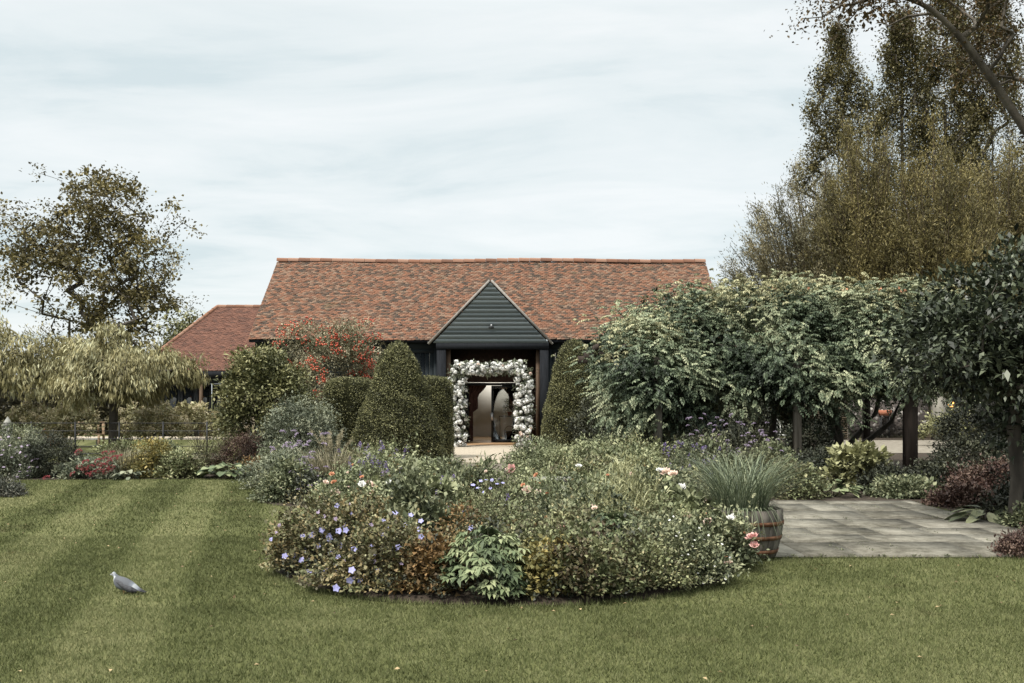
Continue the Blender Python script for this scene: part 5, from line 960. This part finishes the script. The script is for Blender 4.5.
# ================================================================== PERGOLA AND WISTERIA
pg = thing('pergola', 'long timber pergola buried under wisteria beside the patio', 'pergola', (5.8, 22.5, 0))
for px, d, r, mt_ in ((658, 20.7, .075, 'post'), (797, 20.9, .075, 'post'), (727, 24.2, .10, 'post_red'), (866, 24.2, .075, 'post_red'), (910, 20.8, .115, 'post_red'), (612, 24.2, .075, 'post_red')):
    mb = MB(); x, y = X(px, d)-5.8, d-22.5; mb.box(x-r, x+r, y-r, y+r, 0, 2.45); po = mb.build('post', M[mt_], pg)
for y in (21.9, 24.2): mb = MB(); mb.box(-4.2, 3.9, y-22.5-.05, y-22.5+.05, 2.452, 2.62); mb.build('beam', M['post_red'], pg)
for i in range(14): mb = MB(); x = -4.0+i*.59; mb.box(x-.035, x+.035, -1.5, 2.1, 2.622, 2.74); mb.build('rafter', M['post_red'], pg)
def wisteria(label, base, lobes, n, tips, stemspec):
    o = thing('wisteria', label, 'climber', (base[0], base[1], 0), 'wisteria on the pergola'); bx = np.array([base[0], base[1], 0.]); P = []; O = []
    vol = np.array([a[3]*a[5]+a[4]*a[5]+a[3]*a[4] for a in lobes]); vol /= vol.sum()
    for i, (x, y, z, rx, ry, rz) in enumerate(lobes):
        nc = max(6, int(n*vol[i]/22)); p, q = shell(nc, (rx, ry, rz), np.array([x, y, z])-bx, -.75, .10, .24, i*7+int(x*10)); p = np.repeat(p, 22, 0)+rng.normal(size=(nc*22, 3))*np.array([.2, .2, .13])+np.array([0, 0, .03]); P.append(p); O.append(np.repeat(q, 22, 0))
    P = np.concatenate(P); O = np.concatenate(O); kp = P[:, 2] > .5; P, O = P[kp], O[kp]
    A = O*np.array([.8, .8, .5])+rng.normal(size=P.shape)*np.array([.65, .65, .4])+np.array([0, 0, .15]); cl = .5+.28*np.sin(P[:, 0]*2.3+P[:, 2]*3)+.2*np.sin(P[:, 1]*3+P[:, 2]*1.7); mb = MB()
    pinnate(mb, P, A, 5, .23, .037, .070, .45, np.clip(cl+rng.normal(0, .15, len(P)), 0, 1)); mb.build('foliage', M['wisteria'], o)
    tb = MB(); T = np.array(tips)-bx; m_n = 30; ti = rng.integers(0, len(T), m_n*14); Q = T[ti]+rng.normal(size=(len(ti), 3))*np.array([.42, .5, .17]); A = rng.normal(size=Q.shape)*.6+np.array([0, 0, .75])
    pinnate(tb, Q, A, 4, .24, .034, .085, .6); tb.build('young_shoots', M['wist_tip'], o)
    sm = MB(); nd, pr, ld = skeleton(np.zeros(3), np.array(stemspec, float)-bx, P[rng.choice(len(P), 160, replace=False)], .35, .3, .12); branches(sm, nd, pr, ld, .0062, .075); sm.build('trunk', M['bark'], o)
    return o
wisteria('wisteria mass at the left end of the pergola beside the yew cone', (3.35, 22.4), [(2.85, 22.1, 2.4, .85, 1.3, .9), (2.75, 22, 1.5, .72, 1.0, .9), (3.9, 22.4, 2.75, 1.25, 1.5, 1.1), (3.4, 21.7, 1.6, .9, .9, .85), (4.3, 21.6, 1.9, .8, .8, .8), (3.1, 20.75, 2.15, .85, .5, .8), (3.05, 20.42, 2.05, .5, .22, .55)], 9800, [(2.6, 21.6, 3.1), (3.1, 21.6, 3.3), (3.7, 21.6, 3.7), (4.3, 21.6, 3.85), (2.35, 21.5, 2.6), (3.2, 21.2, 2.9)], [(3.3, 22.4, .8), (3.4, 22.4, 1.6), (3.4, 22.4, 2.3)])
wisteria('wisteria mass over the middle of the pergola', (6.0, 22.6), [(5.5, 22.4, 2.9, 1.4, 1.6, 1.1), (6.8, 22.4, 2.9, 1.4, 1.6, 1.08), (5.2, 21.3, 2.0, .75, .6, .8), (6.75, 21.2, 1.75, .6, .5, .85), (6.0, 21.0, 2.3, 1.0, .6, .85), (6.6, 20.8, 1.9, .6, .35, .6)], 9200, [(5.0, 21.6, 3.85), (5.6, 21.6, 3.95), (6.3, 21.6, 3.9), (7.1, 21.7, 3.85)], [(5.9, 22.6, .8), (6.0, 22.6, 1.6), (6.1, 22.6, 2.3)])
wv = wisteria('wisteria mass at the right end of the pergola with dark forked stems', (7.75, 23.3), [(8.1, 22.2, 2.9, 1.35, 1.6, 1.02), (9.3, 21.9, 2.75, 1.15, 1.4, 1.05), (8.7, 21.2, 2.2, .8, .6, .65), (7.5, 21.6, 2.3, .7, .7, .6), (8.4, 20.6, 2.2, .95, .5, .65)], 7800, [(8.0, 21.7, 3.75), (8.9, 21.6, 3.7)], [(7.7, 23.3, .5), (7.6, 23.3, 1.2), (7.4, 23.2, 2.0)])
mb = MB(); 
for pts in ([(0, 0, .35), (.35, -.1, .8), (.65, -.3, 1.25), (.75, -.5, 2.0)], [(.05, 0, .3), (.6, 0, .62), (1.05, -.2, 1.05), (1.3, -.5, 1.9)], [(0, 0, .3), (-.25, 0, .9), (-.3, .1, 1.6), (-.2, 0, 2.3)]): mb.tube(pts, [.075, .065, .055, .045], 8)
mb.build('forked_stems', M['bark'], wv)
rl = MB(); pts = np.array([(X(770, 21.6), 21.6, Z(289, 21.6)), (X(805, 21.6), 21.4, Z(293, 21.6)), (X(882, 21.2), 21.2, Z(289, 21.2)), (X(905, 21), 21, Z(293, 21)), (X(846, 21.2), 21.2, Z(292, 21.2))])
Q = np.repeat(pts, 5, 0)+rng.normal(size=(25, 3))*.05-np.array([7.75, 23.3, 0]); rl.leaves(Q, rng.normal(size=Q.shape), rng.normal(size=Q.shape)+np.array([0, -1., 0]), .08, .06, .2, .1, rng.uniform(0, .5, 25)); rl.build('red_leaves', M['orange'], wv)
# broad-leaved evergreen at the right
o = thing('broadleaf_evergreen', 'dark glossy broad leaved evergreen tree at the right edge', 'tree', (6.35, 12.6, 0)); P, O = [], []
for i, (x, y, z, rx, ry, rz) in enumerate(((.1, 0, 2.45, 1.35, 1.4, .95), (-.75, -.1, 2.15, .8, .9, .6), (.9, 0, 2.7, 1.3, 1.3, 1.0), (.3, -.6, 2.0, 1.0, .8, .5), (1.8, .2, 2.4, 1.2, 1.3, 1.0), (1.0, .5, 1.5, 1.2, 1.0, .6))):
    p, q = shell(170, (rx, ry, rz), (x, y, z), -.8, .2, .18, i+40); P.append(p); O.append(q)
P, O = np.concatenate(P), np.concatenate(O); mb = MB(); fol(mb, P, O, .13, 30, .095, .04, .15, .7, .6, tmix=.4, curl=.2); mb.build('crown', M['laurel'], o)
sm = MB(); nd, pr, ld = skeleton(np.zeros(3), np.array([(.05, 0, .6), (0, 0, 1.2), (.05, 0, 1.7)]), P[rng.choice(len(P), 220, replace=False)], .3, .4, .1); branches(sm, nd, pr, ld, .006, .085); sm.build('trunk', M['bark'], o)

# ================================================================== BARREL
br = thing('barrel_planter', 'weathered half barrel planter with rusty hoops on the patio corner', 'planter', (2.36, 9.98, .03)); prof = lambda z: .275+.075*math.sin(min(1, z/.47)*PI*.62)
k = 22
mb = MB()
for i in range(k):
    a0, a1 = 2*PI*i/k+.008, 2*PI*(i+1)/k-.008; V = []; t_ = random.random(); zs = (0, .12, .24, .36, .47+random.uniform(-.004, .004))
    for z in zs:
        for a, r in ((a0, prof(z)), (a1, prof(z)), (a1, prof(z)-.028), (a0, prof(z)-.028)): V.append((r*math.cos(a), r*math.sin(a), z))
    F = [(4*j+s, 4*j+(s+1) % 4, 4*j+4+(s+1) % 4, 4*j+4+s) for j in range(4) for s in range(4)]+[(16, 17, 18, 19), (3, 2, 1, 0)]; mb.add(V, F, t_)
mb.build('staves', M['oak'], br)
for z in (.06, .20, .34):
    mb = MB(); q = [(prof(z-.02)+.001, z-.02), (prof(z-.02)+.006, z-.02), (prof(z+.02)+.006, z+.02), (prof(z+.02)+.001, z+.02)]; mb.lathe(q+q[:1], 40); mb.build('hoop', M['rust_hoop'], br)
mb = MB(); mb.lathe([(.001, .41), (.15, .415), (.30, .40)], 24); mb.build('soil_fill', M['soil'], br)
bp2 = grass_plant('strap_leaf_plant', 'tall grassy plant with arching green leaves growing from the barrel', 'plant', (2.30, 10.0, .43), 620, .26, .86, .72, .0065, M['agapanthus'], None, .32)
mb = MB(); n = 38; a = rng.uniform(-2.4, .5, n); Pb = np.stack([.3*np.cos(a), .3*np.sin(a), .05+0*a], 1); mb.blades(Pb, a+rng.normal(0, .3, n), .2, rng.uniform(.1, .28, n), .011, 5, rng.uniform(.4, 1, n), 2.2); mb.build('trailing_leaves', M['agapanthus'], bp2)
upright_plant('seedhead_plant', 'thin wiry flower stalks rising behind the barrel', 'plant', (2.45, 11.2, 0), 60, .6, 1.12, M['mid'], .05, .01, 16, None, 0)

# ================================================================== ROUND BED
def bed(px, d): return (X(px, d), d, .06)
def at(o, px, py, d):
    if py > 470: d = min(d, 1592/(py-398)*.94)
    return Vector((X(px, d)-o.location.x, d-o.location.y, Z(py, d)-o.location.z))
gl_ = []
for px, d, r, h, lab, n in ((330, 9.05, .48, .48, 'leftmost blue geranium sprawling over the lawn edge', 16), (388, 8.35, .52, .44, 'blue flowered geranium at the front left of the round bed', 15), (372, 9.6, .55, .58, 'blue geranium mound with reddish leaves behind the front ones', 10)):
    o, P, O = dome_plant('geranium', lab, 'plant', bed(px, d), (r, r*.8, h), 210, 46, .034, .026, M['geranium'], 'blue geraniums', 36, rc=.06, depth=.14, amp=.26, shoots=24)
    gl_.append(o); c_ = [i for i in rng.permutation(len(P)) if O[i, 1] < .45 and O[i, 2] > .15]
    for q_, i in enumerate(c_[:22]): bloom(B_LILACD if q_ < 8 else B_BLUE, o, P[i]*np.array([.93, .93, 1])+O[i]*.05, 'flower', .95, (O[i, 0]*.5, -.7, .6))
F_ = [(0, 285, 556), (0, 312, 535), (0, 322, 530), (0, 329, 536), (0, 340, 546), (0, 331, 553), (0, 326, 571), (0, 341, 580), (0, 351, 582), (0, 318, 546), (0, 302, 560), (0, 339, 531), (0, 330, 539), (0, 310, 572), (0, 337, 568), (1, 380, 549), (1, 395, 549), (1, 346, 530), (1, 350, 580), (1, 354, 549), (1, 336, 588), (1, 352, 570), (1, 361, 562), (2, 356, 527), (2, 352, 533), (2, 384, 531), (2, 392, 534), (2, 402, 523), (2, 411, 515), (2, 421, 521), (2, 404, 525), (2, 395, 513), (2, 418, 529), (2, 440, 540), (2, 471, 528), (1, 434, 563)]
for gi, px, py in F_:
    d = {0: 8.85, 1: 8.25, 2: 9.2}[gi]-max(0, (py-555))*.012-.12; bloom(B_BLUE, gl_[gi], at(gl_[gi], px, py, d), 'flower', 1.15, (0, -.9, .6))
dome_plant('rust_plant', 'rust brown turning plant left of the bright green peony', 'plant', bed(436, 8.1), (.32, .30, .42), 130, 42, .042, .028, M['rust'], None, 18, rc=.055)
dome_plant('rust_plant', 'small rust tinted tuft behind the bright green peony', 'plant', bed(458, 9.35), (.2, .2, .56), 34, 30, .036, .02, M['rust'], None, 12, rc=.05)
def peony(lab, loc, r, h, n):
    o = thing('peony', lab, 'plant', loc); P, O = shell(n, (r, r*.9, h), (0, 0, .06), -.05, .13, .1, 3); mb = MB()
    for k_ in range(7):
        a = (k_-3)*.55; Sd = nrm(np.cross(O, np.array([0, 0, 1.])+0*O)); Fw = nrm(O*np.array([1, 1, .1])-np.array([0, 0, .25])); A = Fw*math.cos(a)+Sd*math.sin(a)+rng.normal(size=P.shape)*.12
        mb.leaves(P+A*.012, A, np.array([0, 0, 1.])+O*.6+rng.normal(size=P.shape)*.2, .082*(1-.06*abs(k_-3))*rng.uniform(.6, 1.25, n), .034, .2, .3, np.clip(.5+.3*np.sin(P[:, 0]*15+P[:, 2]*12)+rng.normal(0, .15, n), 0, 1))
    mb.build('foliage', M['fresh'], o); sm = MB(); stems(sm, P[:40], .08, .005); sm.build('stems', M['stem'], o)
peony('bright green peony clump at the front middle of the round bed', bed(487, 7.98), .40, .43, 300)
peony('smaller green peony clump right of centre in the round bed', bed(612, 8.95), .28, .46, 240)
dome_plant('yellowing_plant', 'yellowing leafy plant right of the bright green peony', 'plant', bed(541, 8.0), (.24, .24, .40), 90, 34, .05, .036, M['yellowolive'], None, 14, rc=.055)
dome_plant('sedum_mound', 'low brownish grey mound along the front right of the round bed', 'plant', bed(592, 8.0), (.44, .36, .34), 170, 40, .042, .028, M['mixed'], None, 24, rc=.055, amp=.26, shoots=20)
dome_plant('sedum_mound', 'small leaved olive brown mound nearer the white flowers', 'plant', bed(648, 8.3), (.40, .36, .40), 190, 48, .030, .018, M['dry'], None, 24, rc=.055, amp=.26, shoots=20)
o, P, O = dome_plant('white_flower_plant', 'dark green mound dotted with tiny white flowers at the right of the round bed', 'plant', bed(685, 8.6), (.46, .42, .42), 210, 46, .034, .02, M['mid'], None, 26, rc=.055, amp=.26, shoots=26)
for i in [i for i in range(len(P)) if O[i, 1] < .1][:46]: bloom(B_TINYW, o, P[i]+O[i]*.06, 'flower', .9)
# low mixed growth that closes the edge of the bed
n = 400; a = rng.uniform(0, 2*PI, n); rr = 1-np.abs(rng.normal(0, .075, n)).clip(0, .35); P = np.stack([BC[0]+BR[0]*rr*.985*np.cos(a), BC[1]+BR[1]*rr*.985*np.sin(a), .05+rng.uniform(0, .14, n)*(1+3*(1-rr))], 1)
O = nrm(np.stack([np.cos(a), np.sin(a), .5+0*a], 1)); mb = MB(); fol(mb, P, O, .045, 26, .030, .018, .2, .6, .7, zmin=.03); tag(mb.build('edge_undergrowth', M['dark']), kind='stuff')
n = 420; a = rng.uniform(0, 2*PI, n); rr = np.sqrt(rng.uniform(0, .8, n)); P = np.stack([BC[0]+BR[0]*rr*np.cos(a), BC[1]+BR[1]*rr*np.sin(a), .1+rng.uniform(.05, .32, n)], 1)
mb = MB(); fol(mb, P, sph(n, .2), .06, 30, .038, .022, .4, .5, .7); tag(mb.build('bed_undergrowth', M['dark']), kind='stuff')  # fill leaves coloured dark, putting shade into the gaps between clumps
# roses
def rose_bush(lab, px, d, r, h, fl, mt_='mid', n=150, tall=None):
    o, P, O = dome_plant('rose_bush', lab, 'plant', bed(px, d), (r, r*.85, h), n, 46, .042, .026, M[mt_], None, 24, rc=.07, amp=.28, shoots=24)
    sm = MB(); ok = False
    for me, x, y, dd, s in fl:
        p = at(o, x, y, dd); bloom(me, o, p, 'flower', s, (-.2, -.55, .95)); q = np.array(p); b_ = np.array([q[0]*.5, q[1]*.5+.05, max(.1, q[2]*.4)]); sm.tube([b_, (b_+q)/2+[.02, 0, .03], q], [.004, .004, .003], 4, cap=False)
    for i in [i for i in rng.permutation(len(P)) if O[i, 2] > .25][:9]: bloom(random.choice((B_PEACH, B_PEACH, B_WHITE, B_ORANGE)), o, P[i]+O[i]*.10+np.array([0, 0, .05]), 'flower', random.uniform(.3, .6), (-.2, -.55, .95))
    sm.build('flower_stems', M['stem'], o); return o
rose_bush('rose bush with large peach blooms at the back left of the round bed', 348, 11.6, .55, .68, [(B_PEACH, 335, 493, 11.3, 1.0), (B_ORANGE, 334, 482, 11.4, .8), (B_ORANGE, 332, 474, 11.4, .7), (B_WHITE, 362, 484, 11.3, .75), (B_ORANGE, 362, 477, 11.4, .7), (B_PEACH, 374, 484, 11.3, .85), (B_PEACH, 372, 492, 11.3, .55), (B_WHITE, 389, 482, 11.3, .6), (B_VERB, 385, 473, 11.4, .7)], 'pale')
rose_bush('rose bush with one big white and two peach blooms, back right of round bed', 665, 11.2, .62, .72, [(B_WHITE, 681, 489, 10.8, 1.15), (B_PEACH, 665, 472, 11.0, .85), (B_PEACH, 673, 474, 10.9, .9), (B_WHITE, 659, 470, 11.0, .6), (B_PEACH, 664, 494, 10.9, .45)], 'mid')
rose_bush('low rose with a bright pink cluster in the middle of the round bed', 572, 9.6, .5, .52, [(B_PINK, 561, 528, 9.0, .75), (B_PINK, 556, 535, 8.95, .6), (B_PEACH, 561, 533, 8.95, .55)], 'mid')
rose_bush('rose with a pale pink bloom leaning over the right rim of the round bed', 708, 9.3, .32, .40, [(B_PINK, 752, 537, 9.0, 1.0), (B_PINK, 754, 545, 8.98, .75), (B_PEACH, 728, 563, 8.6, .55), (B_ORANGE, 725, 557, 8.6, .55)], 'mid', 110)
rose_bush('rose bush with pink blooms at the back middle of the round bed', 525, 11.9, .6, .62, [(B_PINK, 511, 469, 11.7, .95), (B_PEACH, 527, 490, 11.2, .8), (B_PEACH, 538, 492, 11.1, .7), (B_ORANGE, 523, 485, 11.2, .6), (B_ORANGE, 536, 475, 11.5, .7)], 'pale')
for px, d, rx, h, mt_, L, W, lab in ((430, 10.9, .6, .64, 'pale', .070, .042, 'pale leafy clump left of centre in the round bed'), (480, 10.3, .5, .54, 'dry', .030, .013, 'fine brownish clump in the centre of the round bed'), (585, 10.9, .55, .62, 'pale', .085, .011, 'pale feathery clump right of centre in the round bed'), (630, 10.2, .5, .60, 'limey', .095, .009, 'yellow green feathery clump behind the smaller peony'), (415, 9.7, .42, .56, 'mid', .060, .038, 'green leafy clump behind the reddish geranium'), (530, 9.3, .45, .46, 'dry', .036, .02, 'brownish mixed clump behind the bright green peony'), (660, 9.5, .5, .46, 'dry', .036, .02, 'olive brown clump behind the white flower mound'), (690, 10.2, .38, .44, 'pale', .075, .05, 'pale leafy clump beside the barrel'), (470, 11.8, .45, .62, 'mid', .085, .018, 'green clump at the far edge of the round bed by the path'), (620, 11.7, .5, .62, 'mid', .045, .024, 'green clump at the far right edge of the round bed'), (570, 8.75, .4, .42, 'dry', .036, .022, 'dry brown leafed patch beside the yellowing plant')):
    dome_plant('perennial_clump', lab, 'plant', bed(px, d), (rx, rx*.85, h), 190, 46, L, W, M[mt_], None, 26, rc=.07, amp=.42, up=.5, shoots=34, depth=.26)
o, T = upright_plant('bellflower', 'blue bellflowers at the back of the round bed before the path', 'plant', bed(497, 11.0), 40, .38, .72, M['pale'], .05, .016, 12, None, 0)
for px, py in ((473, 485), (481, 481), (486, 480), (490, 488), (492, 480), (497, 484), (503, 483), (484, 492), (499, 479), (478, 488)): bloom(B_BLUE, o, at(o, px, py, 10.8), 'flower', 1.0)
o, T = upright_plant('salvia', 'violet salvia spikes in the middle left of the round bed', 'plant', bed(440, 10.2), 26, .5, .66, M['mid'], .05, .02, 14, None, 0, 1, 'violet salvias')
for px, py in ((431, 503), (447, 508), (415, 493), (452, 474), (437, 492), (463, 512), (507, 499), (509, 495), (441, 478), (466, 507)): bloom(B_VIOL, o, at(o, px, py+6, 10.1), 'flower', .7, (.2, -.2, 1))
for px, d, n, r, h, mt_, lab in ((300, 9.6, 16, .3, .66, 'grassblade', 'pale wiry seed stalks at the left rim of the round bed'), (415, 10.6, 26, .45, .92, 'mid', 'tall green stalks left of centre in the round bed'), (455, 11.4, 24, .4, .92, 'pale', 'tall pale stalks at the back of the round bed near the path'), (550, 10.4, 26, .45, .82, 'dry', 'brown seed stalks in the middle of the round bed'), (610, 11.2, 26, .45, .90, 'limey', 'yellow green stalks right of centre at the back of the round bed'), (650, 9.6, 20, .35, .66, 'mid', 'green stalks behind the small leaved mound'), (520, 8.7, 14, .25, .52, 'dry', 'thin brown stalks behind the bright green peony'), (362, 10.6, 22, .4, .80, 'mid', 'green stalks among the peach roses')):
    o, T = upright_plant('seedhead_plant', lab, 'plant', bed(px, d), n, r, h, M[mt_], .06, .02, 16, B_DEAD, n//2, .8, hvar=.3, stem_r=.003, leaf_lo=.3, leaf_hi=1.02)
# ================================================================== PIGEON
pgn = thing('wood_pigeon', 'grey wood pigeon standing on the lawn facing left', 'bird', (-3.14, 8.13, -.010), None, math.radians(-6)); pgn.scale = (.93,)*3
M['pigeon'] = leaf_mat('pigeon_feather', [(.016, .017, .020), (.060, .060, .066), (.095, .100, .112), (.15, .165, .195), (.50, .52, .54)], 0, .75, .15, [0, .3, .55, .8, 1])
M['beak'] = tex_mat('beak', [(.35, .20, .10), (.42, .30, .15)], 20, .5)
# x, centre height, half height, half width: tail tip -> rump -> back -> breast -> neck -> head -> bill
secs = [(.168, .030, .003, .022), (.135, .040, .007, .030), (.100, .054, .013, .036), (.068, .069, .028, .044), (.030, .082, .044, .056), (-.010, .092, .054, .064), (-.048, .102, .057, .065), (-.078, .113, .051, .060), (-.098, .130, .040, .048), (-.108, .149, .028, .036), (-.113, .165, .022, .027), (-.119, .178, .0215, .0235), (-.128, .184, .020, .021), (-.138, .184, .0145, .015), (-.145, .181, .007, .007), (-.160, .176, .0025, .003)]
k = 18; V = []; T_ = []
for i, (x, z, hz, wy) in enumerate(secs):
    tilt = 0 if i < 6 else min(1, (i-5)/4)*.7 if i < 10 else .15
    for j in range(k):
        a = 2*PI*j/k; V.append((x+hz*math.sin(a)*tilt*.6, wy*math.cos(a), z+hz*math.sin(a)))
        if i <= 1: t_ = .05
        elif i == 2: t_ = .82
        elif i == 3: t_ = .9
        elif i == 9: t_ = .98 if abs(math.cos(a)) > .6 else .6
        elif i >= 14: t_ = .9
        elif i >= 10: t_ = .86
        elif math.sin(a) < -.2: t_ = .84 if i < 6 else .72
        else: t_ = .55
        T_.append(t_)
mb = MB(); F = [(i*k+j, (i+1)*k+j, (i+1)*k+(j+1) % k, i*k+(j+1) % k) for i in range(len(secs)-1) for j in range(k)]; mb.add(V, F, np.array(T_)); mb.add([V[j] for j in range(k)]+[(.170, 0, .030)], [(j, (j+1) % k, k) for j in range(k)], .05)
body = mb.build('body', M['pigeon'], pgn, smooth=True)
for sy in (-1, 1):
    # folded wing: rows of overlapping feathers over a curved shell
    mb = MB(); n_u, n_v = 14, 6; V = []; T_ = []
    for i in range(n_u+1):
        u = i/n_u; x = -.082+u*.190; top = .150-.072*u-.022*u*u; dep = .074*(math.sin(PI*min(1., .10+.82*u))**.75)*(1-.25*u)+.004; wd_ = .062*(math.sin(min(1, .42+.60*(1-u))*PI*.5))+.006
        for j in range(n_v+1):
            v = j/n_v; bul = math.sin(PI*(.12+.76*v)); V.append((x+.018*v*(1-u), sy*(wd_*(.62+.42*bul)+.002), top-dep*v))
            T_.append(.30+.20*((i+j) % 2)*.55-.22*(u > .72)+(.55 if (j >= n_v-0 and u < .55) else 0)+.06*math.sin(i*2.2))
    F = [(i*(n_v+1)+j, i*(n_v+1)+j+1, (i+1)*(n_v+1)+j+1, (i+1)*(n_v+1)+j) for i in range(n_u) for j in range(n_v)]; mb.add(V, F if sy > 0 else [f[::-1] for f in F], np.array(T_).clip(0, 1)); mb.build('wing', M['pigeon'], pgn, smooth=True)
    mb = MB(); mb.ball((-.129, sy*.0195, .188), .004, 8, 6); mb.build('eye', M['beak'], pgn, smooth=True)
    mb = MB(); y = sy*.024; mb.tube([(-.02, y, .05), (-.022, y, .025), (-.02, y, .006)], [.011, .005, .0045], 6)
    for dx, dy in ((-.035, -.012), (-.04, 0), (-.035, .012), (.02, 0)): mb.tube([(-.02, y, .006), (-.02+dx, y+dy, .003)], [.004, .002], 5)
    mb.build('leg', M['beak'], pgn)
